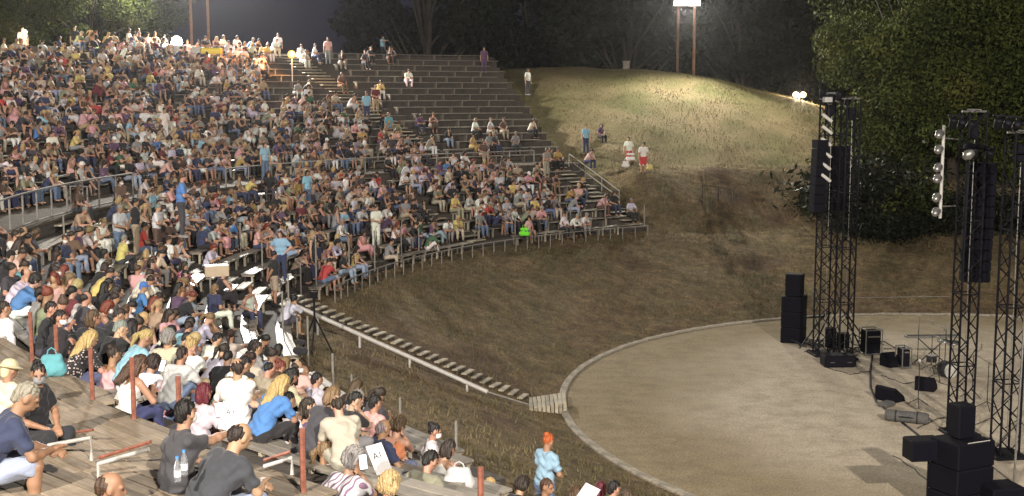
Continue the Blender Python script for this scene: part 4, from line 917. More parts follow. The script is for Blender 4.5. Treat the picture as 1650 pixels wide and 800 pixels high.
for px, py, pose, lab, kw in [
 (82, 214, 'clasp', 'person in long white shirt standing among the upper left crowd', dict(tc='white', bc='black', top='wide_shirt')),
 (590, 146, 'stand', 'attendant in light blue standing beside a person in red, upper stand', dict(tc='lightblue', bc='navy', top='wide_shirt')),
 (605, 142, 'clasp', 'person in dark red standing right of the light blue attendant', dict(tc='maroon', bc='khaki')),
 (426, 238, 'stand', 'attendant in light blue standing mid crowd on the walkway', dict(tc='lightblue', bc='jeans')),
 (494, 284, 'stand', 'person in light blue standing in the middle of the lower crowd', dict(tc='lightblue', bc='jeans')),
 (626, 182, 'stand', 'person in pale green standing at the edge of upper crowd', dict(tc='turquoise', bc='jeans')),
 (850, 117, 'stand', 'person in long white top standing at the upper right end of stand', dict(tc='white', bc='charcoal', top='wide_shirt')),
 (944, 208, 'stand', 'attendant in light blue standing at the right end of the stand', dict(tc='lightblue', bc='navy')),
 (880, 246, 'clasp', 'person in tan clothes standing on the walkway near right end', dict(tc='tan', bc='tan')),
 (809, 250, 'clasp', 'person in brown clothes standing on the walkway above the far crowd', dict(tc='brown', bc='tan')),
 (264, 178, 'stand', 'person in white standing in upper left crowd near the aisle', dict(tc='white', bc='white')),
 (605, 335, 'clasp', 'person in long white hoodie standing among the lower crowd', dict(tc='white', bc='white', top='wide_shirt')),
 (528, 60, 'stand', 'tall figure in pale pink standing on the rim near the orange lamp', dict(tc='salmon', bc='grey')),
 (780, 80, 'stand', 'figure in purple standing on the rim above the empty benches', dict(tc='purple', bc='purple'))]:
    hst(px, py, pose, lab, random.uniform(-30, 30), surf=up_s, hair=random.choice(['short', 'bob', 'ponytail']), hc=random.choice(['dark', 'brown', 'black']), group='standing people on the stand', **kw)
rimz = lambda p: 12.6
for px, py, pose, lab, kw in [
 (616, 60, 'point', 'attendant in light blue pointing right on the rim', dict(tc='lightblue', bc='black')),
 (448, 57, 'walk', 'person in white standing on the rim left of the orange lamp', dict(tc='white', bc='charcoal')),
 (206, 50, 'clasp', 'person in white shirt and red skirt on the rim', dict(tc='offwhite', bc='red')),
 (222, 50, 'stand', 'person in pale shirt and red shorts on the rim, rightmost of pair', dict(tc='salmon', bc='red')),
 (120, 46, 'stand', 'figure in black and white standing at the upper left rim', dict(tc='black', bc='grey')),
 (95, 62, 'stand', 'person in navy standing at the upper left rim', dict(tc='navy', bc='navy')),
 (36, 48, 'stand', 'person in pink standing by the small lamp, upper left', dict(tc='salmon', bc='beige')),
 (172, 58, 'clasp', 'person in white cap on the rim beside the lime vest', dict(tc='white', bc='black')),
 (151, 68, 'clasp', 'person in lime green vest on the rim', dict(tc='lime', bc='lime')),
 (332, 62, 'clasp', 'person in cream sitting high beside the mast poles', dict(tc='cream', bc='cream'))]:
    hst(px, py, pose, lab, random.uniform(-50, 50), surf='rim', hair=random.choice(['short', 'bob']), hc=random.choice(['dark', 'brown', 'black']), group='people along the rim', **kw)
# seated groups along the rim
for i, (px, py, tc, bc) in enumerate([(362, 60, 'white', 'black'), (382, 61, 'white', 'white'), (404, 68, 'white', 'cream'), (417, 72, 'white', 'white'), (430, 74, 'yellow', 'grey'), (495, 74, 'white', 'white'), (503, 84, 'white', 'grey'), (514, 73, 'white', 'navy'), (524, 82, 'cream', 'white'),
     (567, 80, 'charcoal', 'black'), (573, 84, 'black', 'tan'), (588, 84, 'charcoal', 'black'), (601, 80, 'black', 'brown'), (636, 78, 'grey', 'black'), (542, 118, 'white', 'brown'), (554, 118, 'white', 'white'), (570, 120, 'brown', 'brown'), (508, 134, 'yellow', 'white'), (525, 150, 'white', 'black'),
     (715, 192, 'white', 'black'), (733, 190, 'brown', 'tan'), (795, 192, 'cream', 'black'), (807, 190, 'purple', 'navy'), (741, 215, 'salmon', 'navy'), (714, 222, 'tan', 'white'), (727, 226, 'brown', 'khaki'), (757, 214, 'charcoal', 'navy'), (875, 196, 'offwhite', 'tan'), (895, 198, 'purple', 'black'), (826, 218, 'grey', 'black'), (845, 216, 'grey', 'charcoal'),
     (905, 242, 'mustard', 'black'), (930, 242, 'salmon', 'navy'), (916, 244, 'charcoal', 'black'), (680, 250, 'grey', 'grey')]):
    ps = random.choice(['rest', 'lean', 'chin', 'turn'])
    names = {0: 'left', 1: 'middle'}
    if py < 90: lab = 'person in %s top sitting on the rim, %s right of mast poles' % (tc, ordinal(i))
    else: lab = 'person in %s top, small group on sparse benches, %s from orange lamp' % (tc, ordinal(i-14))
    hs(px, py, ps, lab, random.uniform(-25, 25), [('u', j) for j in range(17)] if py < 240 else None, hair=random.choice(['short', 'bob', 'ponytail', 'long']), hc=random.choice(['dark', 'brown', 'black', 'light']), tc=tc, bc=bc, group='small groups on the sparse benches')
# two people with white bags on the bank ledge
gz = lambda p: ground_z(p[0], p[1])
w1 = hst(1014, 224, 'walk', 'vendor in white shirt and red shorts on the grass ledge, left of two', -60, surf=gz, abs_yaw=150, hair='short', hc='dark', top='tshirt', tc='white', bot='shorts', bc='red', group='vendors on the grass ledge')
w2 = hst(1037, 231, 'stand', 'vendor in white shirt and red shorts on the grass ledge, right of two', 0, surf=gz, abs_yaw=170, hair='short', hc='black', top='tshirt', tc='white', bot='shorts', bc='red', group='vendors on the grass ledge')

# --- everyone else: fill the seats as densely as the photograph shows them
def occ(px, py, t, k):
    if px < -40 or px > 1660 or py < 20 or py > 830: return 0
    if py > float(np.interp(px, [430, 480, 590, 700, 760], [0, 0, 0, 0, 0])) and py < float(np.interp(px, [420, 450, 590, 640, 700, 745], [560, 575, 632, 655, 690, 800])) and px > 440 and py > 520: return 0
    if t == 'u' and k < 2 and px < 250: return .62
    if t == 'l':
        if k == 8: return .0 if py > 430 else .30
        if py > 700: return .5 if px < 780 else 0
        if py > 560: return .80
        if py > 430: return .86 if px < 290 else .10
        if px > 285 and px < 460 and py > 368: return .07
        if py > 300 and px < 215 and k > 3: return .5
        if px < 470: return .86
        if px < 880: return .84 if k > 0 else .35
        if px < 945: return .45 if 255 < py < 350 else .15
        return .03
    xb = float(np.interp(py, [40, 60, 95, 120, 150, 170, 200, 230, 255, 275], [425, 425, 430, 470, 545, 600, 690, 745, 800, 820]))
    if 425 < px < 520 and py < 150: return .10
    if 300 < px < 345 and 100 < py < 150: return .25
    if px < xb: return .82
    if px < xb+40: return .25
    return .0 if py < 180 else .05
SEATS = []
random.seed(21)
for t, nk in (('l', 9), ('u', 17)):
    for k in range(nk):
        lim0 = aend(row_params(t, k)[0])+.5*D2R
        r, z = row_params(t, k); a = lim0+random.uniform(0, .3)/r
        while a < (nend(r)-.3/r if t == 'l' else (206 if k < 15 else 146)*D2R):
            if not in_aisle(a, r, AISLES_LOW if t == 'l' else AISLES_UP, .05):
                p = pol(r, a, z); pj = proj((p.x, p.y, z+.78))
                cl = .72+.42*math.sin(a*r*.9+k*2.1)*math.sin(a*r*.37+k*.8)+(.14 if pj[0] < 600 else 0)
                if random.random() < occ(pj[0], pj[1], t, k)*min(1, cl+.12) and all((p-q).length > .50 for q in TAKEN): SEATS.append((pj[2], t, k, a, p, pj))
            a += random.uniform(.50, .64)/r
byrow = {}
for s in SEATS: byrow.setdefault((s[1], s[2]), []).append(s)
ORDN = {}
for key, L_ in byrow.items():
    for i, s in enumerate(sorted(L_, key=lambda s: s[3])): ORDN[id(s)] = i
SEATS.sort(key=lambda s: s[0])
def ordn(i):
    return ordinal(i) if i < 59 else {5: 'sixtieth', 6: 'seventieth', 7: 'eightieth', 8: 'ninetieth', 9: 'hundredth'}.get((i-9)//10, 'last') if (i+1) % 10 == 0 else {6: 'sixty', 7: 'seventy', 8: 'eighty', 9: 'ninety'}.get((i+1)//10, 'hundred')+'-'+ORD[(i+1) % 10-1]
TOPC = ['white']*15+['offwhite']*9+['black']*22+['navy']*13+['charcoal']*11+['grey']*8+['lightgrey']*6+['pink']*4+['salmon']*6+['beige']*8+['tan']*6+['lightblue']*2+['red']*3+['maroon']*2+['yellow']*2+['mustard']*2+['olive']*3+['teal']*1+['purple']*4+['lavender']*4+['brown']*5+['orange']*1+['green']*2+['blue']*2+['magenta']*1+['khaki']*2+['cream']*3
BOTC = ['jeans']*8+['black']*8+['navy']*5+['charcoal']*5+['lightjeans']*4+['white']*3+['beige']*4+['khaki']*3+['grey']*4
PHR = dict(rest='upright', lean='leaning forward', phone='head bowed', chin='hand at chin', turn='turned sideways', crossed='arms folded', hug='knees up', reach='arm out')
def rstyle():
    fem = random.random() < .58
    if fem: hair = random.choice(['long']*5+['ponytail']*4+['bun']*3+['bob']*3+['curly']); hc = random.choice(['black']*4+['dark']*6+['brown']*5+['light']*3+['blonde']*3+['red'])
    else: hair = random.choice(['short']*8+['thin']*2+['cap', 'curly']); hc = random.choice(['black']*5+['dark']*5+['brown']*2+['grey']*2)
    if hair == 'cap': hc = random.choice(['navy', 'white', 'black'])
    top = random.choice(['tank', 'tank', 'tshirt', 'tshirt', 'longsleeve', 'dress']) if fem else random.choice(['wide_shirt', 'tshirt', 'wide_shirt', 'longsleeve'])
    tcc = random.choice(TOPC)
    if top == 'tank' and tcc in ('beige', 'tan', 'salmon', 'cream', 'khaki', 'brown'): tcc = random.choice(['white', 'black', 'navy', 'pink', 'grey'])
    return hair, hc, top, tcc, ('shorts' if random.random() < (.3 if not fem else .2) else 'trousers'), random.choice(BOTC)
NINDMAX = 298; rest = []
GN = dict(tank='tank top', tshirt='t-shirt', wide_shirt='shirt', longsleeve='long-sleeved top', dress='dress')
for s in SEATS:
    dd, t, k, a, p, pj = s
    hair, hc, top, tc, bot, bc = rstyle()
    if p.y < 40 and random.random() < .26: tc = random.choice(['black', 'black', 'black', 'charcoal', 'navy'])
    if top == 'dress' and p.y < 30: top = 'tshirt'
    pose = random.choice(['rest']*4+['lean']*5+['phone']*3+['chin']*3+['turn']*3+['crossed']*2+['hug']+['reach'])
    yaw = inward(p)+(random.gauss(10 if p.y < 32 else 4, 14)+(random.choice((-42, 42)) if random.random() < .22 else 0))*D2R; mk = random.choice(['white', 'white', 'lightblue', 'black']) if random.random() < .25 else None
    if NIND < NINDMAX:
        hn = ('%s %s' % (hc, hair)) if hair == 'cap' else '%s %s hair' % (hc, {'thin': 'thinning', 'bob': 'bobbed', 'bun': 'tied-up', 'ponytail': 'ponytailed'}.get(hair, hair))
        lab = '%s, %s %s, %s, %s %s row, %s from end' % (hn, tc, GN[top], PHR[pose], ORD[k], 'lower' if t == 'l' else 'upper', ordn(ORDN[id(s)]))
        if len(lab.split()) > 16: lab = lab.replace(' '+PHR[pose]+',', '')
        p2 = p+Vector((0, 0, 0)); lod = 0 if p.y < 19 else 1
        person(p2, yaw, pose, lab, hair, hc, top, tc, bot, bc, mk, lod, random.uniform(.93, 1.04)); NIND += 1
    else: rest.append((p, yaw, pose, hair, hc, top, tc, bot, bc, mk))
print('individual people', NIND, 'far crowd', len(rest))
# --- far crowd: one joined mesh of small posed figures
def deci(key, V, Q, target):
    me = np_mesh('tmp', V, Q, None, False); o = bpy.data.objects.new('tmp', me); COL.objects.link(o)
    md = o.modifiers.new('d', 'DECIMATE'); md.ratio = min(1, target/(2.0*len(Q)))
    dg = bpy.context.evaluated_depsgraph_get(); m2 = bpy.data.meshes.new_from_object(o.evaluated_get(dg)); m2.calc_loop_triangles()
    v = np.empty(len(m2.vertices)*3, np.float32); m2.vertices.foreach_get('co', v); t_ = np.empty(len(m2.loop_triangles)*3, np.int32); m2.loop_triangles.foreach_get('vertices', t_)
    bpy.data.objects.remove(o); bpy.data.meshes.remove(me); bpy.data.meshes.remove(m2); return v.reshape(-1, 3), t_.reshape(-1, 3)
DC = {}
def dpart(pose, kind):
    key = (pose, kind)
    if key not in DC:
        if kind == 'body': V, Q = sdf_mesh(body_prims(sk(pose), False), .034, .02); tg = 230
        else: V, Q = sdf_mesh(cloth_prims(sk(pose), kind), .034, .035, fold=.006); tg = 110
        DC[key] = deci(key, V, Q, tg)
    return DC[key]
def dhair(style):
    if ('h', style) not in DC: V, Q = sdf_mesh(hair_prims(style), .022, .02); DC[('h', style)] = deci(None, V, Q, 70)
    return DC[('h', style)]
VV, TT, CC = [], [], []; off = 0
def addp(v, t_, Mx, col):
    global off
    A = np.array(Mx)[:3, :3]; b_ = np.array(Mx)[:3, 3]; VV.append(v @ A.T+b_); TT.append(t_+off); off += len(v)
    CC.append(np.tile(np.array([*[c*random.uniform(.92, 1.05) for c in col[:3]], 1], np.float32), (len(v), 1)))
for p, yaw, pose, hair, hc, top, tc, bot, bc, mk in rest:
    pose = {'reach': 'rest'}.get(pose, pose); Mx = Matrix.Translation(p) @ Matrix.Rotation(yaw, 4, 'Z') @ Matrix.Scale(random.uniform(.93, 1.06), 4)
    addp(*dpart(pose, 'body'), Mx, random.choice(SKINS)); addp(*dpart(pose, {'wide_shirt': 'tshirt'}.get(top, top)), Mx, COLR[tc])
    if top != 'dress': addp(*dpart(pose, bot), Mx, COLR[bc])
    J = sk(pose); HM = Mx @ Matrix.Translation(Vector(J['head'])) @ Matrix([list(r) for r in J['HR']]).to_4x4()
    addp(*dhair({'hat': 'short', 'thin': 'short'}.get(hair, hair)), HM, HAIRC[hc])
me = np_mesh('distant_crowd', np.concatenate(VV), np.concatenate(TT), M['crowd'])
ca = me.color_attributes.new('Col', 'FLOAT_COLOR', 'POINT'); ca.data.foreach_set('color', np.concatenate(CC).ravel())
tag(link('distant_crowd', me), 'dense crowd of seated spectators filling the far benches', 'crowd', 'spectators on the stand', 'stuff')
print('crowd tris', sum(len(t_) for t_ in TT))
# --- things the people hold or have beside them
def text_obj(name, body, size, mat, parent, M_):
    c = bpy.data.curves.new(name, 'FONT'); c.body = body; c.size = size; c.extrude = .0012; c.align_x = 'CENTER'; c.align_y = 'CENTER'
    o = bpy.data.objects.new('tmp', c); COL.objects.link(o); dg = bpy.context.evaluated_depsgraph_get(); me = bpy.data.meshes.new_from_object(o.evaluated_get(dg))
    bpy.data.objects.remove(o); me.materials.clear(); me.materials.append(mat); q = link(name, me, parent); q.matrix_local = M_; return q
def placard(px, py, D, wd, ht, yaw, tilt, label, tx='A1'):
    p = at_D(px, py, D); e = empty('placard', p); tag(e, label, 'sign', 'white sheets held up')
    e.rotation_euler = (tilt[0], tilt[1], yaw)
    MB().box(-wd/2, wd/2, -.002, .002, -ht/2, ht/2).build('sheet', M['white_paper'], e)
    text_obj('lettering', tx, ht*.30, M['ink'], e, Matrix.Translation((0, -.004, .04)) @ Matrix.Rotation(PI/2, 4, 'X'))
placard(370, 671, 13.2, .20, .30, .25, (-.15, .22, 0), 'white sheet reading A1 held up left, beside light blue top')
placard(611, 740, 13.0, .20, .34, -.35, (.1, -.35, 0), 'white sheet reading A1 held up right, by the black t-shirt')
p = at_D(946, 798, 15.3); e = tag(MB().box(-.11, .11, -.002, .002, -.15, .15).build('paper', M['white_paper'], None, p, (.3, .5, .2)), 'white sheet at the bottom edge among the dark heads', 'paper')
def phone(px, py, D, label, rz=0):
    p = at_D(px, py, D); e = empty('phone', p, rz); tag(e, label, 'phone', 'phones in hands'); e.rotation_euler = (-.5, 0, rz)
    MB().bevbox(-.038, .038, -.005, .005, -.075, .075, .004).build('case', M['dark_plastic'], e); MB().box(-.034, .034, -.0075, -.0055, -.068, .068).build('screen', M['screen'], e)
phone(353, 661, 11.6, 'dark phone held up by the big man in black', .5); phone(262, 590, 14.9, 'phone held by the woman in white tank top', -.4); phone(585, 745, 11.4, 'phone at the ear of the grey-haired man', .3)
def bottle(px, py, D, label):
    p = at_D(px, py, D); p.z = ZU0 if D < 12.2 else 5.66; e = empty('water_bottle', p); tag(e, label, 'bottle', 'water bottles')
    MB().lathe([(.028, 0), (.032, .01), (.032, .14), (.024, .17), (.013, .20), (.013, .215)], 12).build('bottle_body', M['clear_plastic'], e, smooth=True)
    MB().lathe([(.0325, .05), (.0325, .11)], 12).build('wrapper', M['white_paper'], e); MB().lathe([(.015, .212), (.015, .235)], 10).build('lid', M['screen' if 0 else 'painted'], e).color = (.1, .3, .7, 1)
bottle(287, 790, 10.75, 'small clear water bottle beside black-shirted man, left of two'); bottle(298, 783, 10.95, 'small clear water bottle beside black-shirted man, right of two')
def bag(px, py, D, col, label, w_=.3, h_=.34, name='bag', z=None):
    p = at_D(px, py, D); e = empty(name, p, random.uniform(-.5, .5)); tag(e, label, 'bag')
    V, Q = sdf_mesh([('c', (-w_*.3, 0, -h_*.25), (w_*.3, 0, -h_*.25), .10, .10), ('c', (-w_*.28, 0, h_*.2), (w_*.28, 0, h_*.2), .06, .06)], .016, .08, fold=.005)
    o = link('bag_body', np_mesh('bag_body', V, Q, M['cloth']), e); o.color = (*col, 1)
    MB().tube([(-w_*.22, 0, h_*.3), (-w_*.15, 0, h_*.55), (0, 0, h_*.64), (w_*.15, 0, h_*.55), (w_*.22, 0, h_*.3)], .01, 6).build('strap', M['cloth'], e).color = (*col, 1)
bag(84, 586, 16.6, COLR['turquoise'], 'turquoise paper bag beside the red post'); bag(740, 768, 15.2, COLR['lightgrey'], 'pale bag beside the bare-armed woman', .34, .3)
bag(845, 373, 55.5, (.16, .75, .03), 'lime green bag on the ground by the far railing', .5, .45); bag(484, 558, 30.2, (.02, .02, .025), 'black bag leaning at the stair head beside thin rods', .36, .5)
for (px, py, D, lab, cl, w_) in [(1016, 252, 68.2, 'big white bag held by the left vendor', 'white', .55), (1008, 264, 68.0, 'white bag on grass left of the vendors', 'white', .42), (1037, 262, 67.3, 'round white bag before the right vendor', 'white', .42), (1047, 269, 67.0, 'small yellow bag beside the right vendor', 'yellow', .3)]:
    bag(px, py, D, COLR[cl], lab, w_, w_)
bx = at_D(349, 436, 31.5); o = MB().bevbox(-.30, .30, -.2, .2, -.14, .14, .01).build('box', M['painted'], None, bx, (0, 0, .3)); o.color = (.42, .34, .24, 1); tag(o, 'open cardboard box beside the person in grey-blue top', 'box')
# ------------------------------------------------------------------ long stairway down to the orchestra with its white rail
top = at_z(462, 478, 3.02); bot = at_z(846, 646, .35)
st = empty('orchestra_stairway', (0, 0, 0)); tag(st, 'long diagonal flight of pale steps down the grass to the orchestra', 'stairs')
n = 27; d = (bot-top)
wdt = .62; thm = MB().bevbox(-.09, .09, -wdt/2, wdt/2, -.05, 0, .006).mesh('step', M['pale_wood'])
sup = MB().box(-.07, .07, -wdt/2+.04, wdt/2-.04, -.5, -.051).mesh('riser', M['terrace_wood'])
hd_ = math.atan2(d.y, d.x)
for i in range(n):
    p = top+d*((i+.8)/n); p.y += .55
    p.z = top.z+d.z*((i+.8)/n)
    link('step', thm, st, p+Vector((0, random.uniform(-.04, .04), random.uniform(-.015, .015))), (random.uniform(-.03, .03), random.uniform(-.05, .05), hd_+random.uniform(-.05, .05))); link('riser', sup, st, p, (0, 0, hd_))
ldg = empty('boardwalk_landing', (0, 0, 0)); tag(ldg, 'short boardwalk of upright boards where the stairway meets the orchestra kerb', 'boardwalk')
q0 = at_z(856, 655, .32); q1 = at_z(910, 655, .16)
pm = MB().bevbox(-.055, .055, -.62, .62, -.10, 0, .006).mesh('plank', M['pale_wood']); fm = MB().bevbox(-.052, .052, -.02, .02, -.30, 0, .005).mesh('board', M['pale_wood'])
for i in range(9):
    p = q0+(q1-q0)*(i/8.0); link('plank', pm, ldg, (p.x, p.y+.55, .30), (0, 0, random.uniform(-.02, .02))); link('board', fm, ldg, (p.x, p.y-.10, .28), (0, 0, 0))
rt = at_z(463, 487, 3.02+.25); rb = at_z(786, 632, .95); rl = empty('stair_side_rail', (0, 0, 0)); tag(rl, 'long white sloping rail along the near side of orchestra stairway', 'rail')
u = (rb-rt)
MB().tube([rt+u*(i/10) for i in range(11)], .065, 8).build('rail', M['white_metal'], rl)
for t in (.02, .155, .37, .62, .9):
    p = rt+u*t; MB().tube([p-Vector((0, 0, .05)), Vector((p.x, p.y, ground_z(p.x, p.y)-.1))], .04, 6).build('post', M['white_metal'], rl)
MB().tube([rb, at_z(852, 652, .55)], .022, 6).build('thin_rail', M['grey_rod'], rl)
# tripod at the stair head
p = at_z(508, 578, 2.1); tp = empty('tripod', p); tag(tp, 'black tripod stand beside the white stair rail', 'tripod')
MB().tube([(0, 0, .75), (0, 0, 1.75)], .03, 8).build('column', M['black_metal'], tp); MB().bevbox(-.09, .09, -.06, .06, 1.72, 1.9, .01).build('tripod_head', M['black_box'], tp)
for k in range(3):
    a = k*2*PI/3+.5; MB().tube([(0, 0, 1.2), (.62*math.cos(a), .62*math.sin(a), -.1)], .022, 6).build('leg', M['black_metal'], tp)
# ------------------------------------------------------------------ stage gear
def truss(px, ybot, label, H, s=.52, zb=0, group='black truss towers', rz=.12):
    p = at_z(px, ybot, zb); e = empty('truss_tower', p, rz); tag(e, label, 'truss tower', group); h = s/2
    for sx, sy in ((-h, -h), (h, -h), (h, h), (-h, h)): MB().tube([(sx, sy, 0), (sx, sy, H)], .034, 6).build('chord', M['black_metal'], e)
    zz = MB(); step = .5; nn = int(H/step)
    for i in range(nn):
        z0, z1 = i*step, (i+1)*step
        fl = i % 2
        for (ax_, ay), (bx_, by) in (((-h, -h), (h, -h)), ((h, -h), (h, h)), ((h, h), (-h, h)), ((-h, h), (-h, -h))):
            A, B = ((ax_, ay), (bx_, by)) if fl else ((bx_, by), (ax_, ay)); zz.tube([(A[0], A[1], z0), (B[0], B[1], z1)], .019, 4, cap=False)
            if i % 4 == 0: zz.tube([(ax_, ay, z0), (bx_, by, z0)], .019, 4, cap=False)
    o = zz.build('lattice', M['black_metal'], e)
    MB().bevbox(-h-.18, h+.18, -h-.18, h+.18, 0, .10, .02).build('base_plate', M['black_metal'], e)
    hb = MB(); hb.tube([(-h-.1, 0, H), (h+.1, 0, H)], .03, 6); hb.tube([(0, -h-.1, H+.04), (0, h+.1, H+.04)], .03, 6); hb.build('top_cross', M['steel'], e)
    MB().bevbox(-.11, .11, -.11, .11, H-.75, H-.3, .02).build('hoist_motor', M['black_box'], e); MB().tube([(.05, 0, H-.7), (.05, 0, .3)], .012, 5).build('chain', M['steel'], e)
    return p
ta = truss(1326, 572, 'black lattice tower behind the loudspeaker stack, left one of the far pair', 9.45, .56)
tb = truss(1358, 578, 'black lattice tower right of the loudspeaker stack, right one of the far pair', 9.3, .50)
tc_ = truss(1546, 700, 'black lattice tower behind the side loudspeaker, left one of the near pair', 9.0, .50)
td = truss(1618, 735, 'black lattice tower at the right edge, right one of the near pair', 8.5, .52)
p = at_D(1633, 790, 29.5); o = MB().tube([(0, 0, 0), (.33, .5, 9.0)], .028, 8).build('light_pole', M['steel'], None, (p.x, p.y, 0)); tag(o, 'thin pale pole leaning along the right edge tower', 'pole')
# gear hung between the far pair: black panels and slanted white blinder strips
def hung_panel(p, w_, h_, d_, label, name='hanging_speaker', rz=.2):
    e = empty(name, p, rz); tag(e, label, 'speaker'); k = max(2, int(h_/.30))
    for i in range(k): MB().bevbox(-w_/2, w_/2, -d_/2, d_/2, -(i+1)*h_/k+.01, -i*h_/k-.01, .02, Matrix.Translation((0, .02*i, 0))).build('cabinet', M['grille'], e)
    return e
q = at_D(1322, 225, ta.y-.6); hung_panel(q, .42, 2.6, .5, 'black column of loudspeakers hung on the left far tower')
q = at_D(1350, 235, ta.y+.9); hung_panel(q, .8, 2.4, .5, 'dark hanging panel between the two far towers')
sb = empty('light_strip', at_D(1333, 185, ta.y-.75)); tag(sb, 'column of six slanted white lamps on the far left tower', 'stage lights')
MB().tube([(.09, .12, .2), (.09, .12, -2.6)], .03, 6).build('bar', M['black_metal'], sb)
for i in range(6):
    Mx = Matrix.Translation((0.02*(i % 2), 0, -.12-i*.42)) @ Matrix.Rotation(.65, 4, 'Y'); MB().bevbox(-.22, .22, -.05, .05, -.055, .055, .02, Mx).build('lamp', M['white_metal'], sb)
MB().bevbox(-.16, .16, -.1, .1, .42, .62, .02).build('bracket', M['steel'], sb)
# four lamps on top of the far pair
for i, (px, py) in enumerate([(1325, 152), (1338, 160), (1352, 156), (1366, 164)]):
    p = at_D(px, py, ta.y-.3); e = empty('top_lamp', p, .3*i); tag(e, 'small stage lamp on top of the far towers, %s from left' % ORD[i], 'stage light', 'lamps on the far towers')
    MB().lathe([(.05, -.16), (.10, -.12), (.12, .12), (.10, .16)], 10, Matrix.Rotation(.3, 4, 'X')).build('housing', M['black_metal'], e, smooth=True); MB().lathe([(.085, -.19), (.09, -.15)], 10, Matrix.Rotation(.3, 4, 'X')).build('lens', M['steel'], e)
# vertical pipe with six par lamps
pp = at_D(1521, 205, tc_.y+.5); pb = at_D(1521, 352, tc_.y+.5); e = empty('lamp_ladder', pp); tag(e, 'white vertical pipe carrying round lamps left of the near towers', 'stage lights')
MB().tube([(0, 0, .05), (0, 0, pb.z-pp.z)], .045, 8).build('pipe', M['white_metal'], e)
for i, dy in enumerate([.20, .62, 1.12, 1.42, 1.95, 2.35]):
    Mx = Matrix.Translation((-.15, -.08, -dy)) @ Matrix.Rotation(-PI/2+.3, 4, 'X') @ Matrix.Rotation(.5, 4, 'Y'); h_ = MB().lathe([(.05, -.20), (.105, -.10), (.12, .08), (.12, .10)], 12, Mx).build('lamp_housing', M['steel'], e, smooth=True)
    MB().lathe([(.10, .101), (.06, .106)], 12, Mx).build('lamp_lens', M['white_metal'], h_)
MB().tube([(0, 0, -.3), (.55, .2, -.35)], .02, 6).build('arm', M['steel'], e); MB().tube([(0, 0, -2.2), (.55, .2, -2.2)], .02, 6).build('arm', M['steel'], e)
# lighting rig between near towers
def crossbar(px0, py0, px1, py1, D0, D1, label, lamps=3):
    a = at_D(px0, py0, D0); b = at_D(px1, py1, D1); e = empty('lighting_bar', a); tag(e, label, 'lighting bar'); u = b-a
    MB().tube([Vector((0, 0, 0)), u], .03, 8).build('bar', M['black_metal'], e)
    for i in range(lamps):
        t = (i+.5)/lamps; Mx = Matrix.Translation(u*t+Vector((0, -.05, -.22))) @ Matrix.Rotation(.5+.3*i, 4, 'X'); h_ = MB().lathe([(.04, -.17), (.10, -.1), (.11, .12), (.11, .15)], 12, Mx).build('lamp_housing', M['black_metal'], e, smooth=True); MB().tube([u*t, u*t+Vector((0, -.05, -.2))], .012, 5).build('yoke', M['steel'], h_)
    return e
crossbar(1528, 186, 1570, 190, tc_.y, tc_.y, 'lighting bar high on the left near tower', 3)
crossbar(1600, 186, 1645, 190, td.y-.2, td.y-.2, 'lighting bar high on the right near tower', 3)
crossbar(1558, 232, 1605, 240, tc_.y-.5, tc_.y-.5, 'short lighting bar with bright lamp on left near tower', 2)
q = at_D(1582, 262, tc_.y+.8); hung_panel(q, .75, 3.4, .5, 'large dark loudspeaker column hung between the near towers', rz=-.1)
q = at_D(1560, 250, tc_.y-.6); e = empty('moving_head_lamp', q); tag(e, 'pale moving-head lamp on the left near tower', 'stage light')
MB().lathe([(.06, -.15), (.14, -.05), (.13, .12), (.06, .18)], 12, Matrix.Rotation(.8, 4, 'Y')).build('lamp_head', M['steel'], e, smooth=True); MB().bevbox(-.12, .12, -.1, .1, .16, .28, .02).build('base', M['black_box'], e)
# loudspeaker stacks
def cabinet(e, x0, x1, y0, y1, z0, z1, name='cabinet'):
    o = MB().bevbox(x0, x1, y0, y1, z0, z1, .025).build(name, M['black_box'], e); MB().bevbox(x0+.05, x1-.05, y0-.015, y0-.002, z0+.05, z1-.05, .004).build('grille', M['grille'], o); return o
p = at_z(1278, 551, 0); e = empty('loudspeaker_stack', p, -.35); tag(e, 'black stack of subwoofers at the far edge of the orchestra', 'loudspeaker')
cabinet(e, -.44, .44, -.4, .4, 0, .60, 'subwoofer'); cabinet(e, -.44, .44, -.4, .4, .61, 1.21, 'subwoofer'); cabinet(e, -.44, .44, -.4, .4, 1.22, 1.80, 'subwoofer')
p2 = Vector((p.x, p.y, 1.81)); e = empty('top_loudspeaker', p2, -.35); tag(e, 'black top loudspeaker standing on the far subwoofer stack', 'loudspeaker'); cabinet(e, -.33, .33, -.28, .28, 0, .84)
p = at_z(1545, 830, 0); e = empty('loudspeaker_stack', p, .45); tag(e, 'large black subwoofer stack at the bottom right corner', 'loudspeaker')
for i in range(3): cabinet(e, -.55, .55, -.45, .45, i*.60, i*.60+.59, 'subwoofer')
MB().tube([(-.3, -.46, 1.82), (.35, -.46, 1.81)], .012, 5).build('edge_strip', M['white_metal'], e)
p2 = Vector((p.x-.02, p.y+.05, 1.81)); e2 = empty('top_loudspeaker', p2, .3); tag(e2, 'black top loudspeaker standing on the near right subwoofer stack', 'loudspeaker'); cabinet(e2, -.22, .22, -.22, .22, 0, .76)
q = at_D(1484, 723, p.y+.15); e3 = empty('side_loudspeaker', q, .15); tag(e3, 'black loudspeaker jutting left from the near right stack', 'loudspeaker'); cabinet(e3, -.34, .42, -.25, .25, -.24, .24)
MB().tube([(0.2, 0, -.24), (.2, 0, -q.z)], .03, 6).build('stand', M['black_metal'], e3)
p4 = at_z(1610, 840, 0); e = empty('amplifier_case', p4, .2); tag(e, 'dark wheeled case behind the near right stack', 'case'); cabinet(e, -.4, .4, -.35, .35, 0, .85)
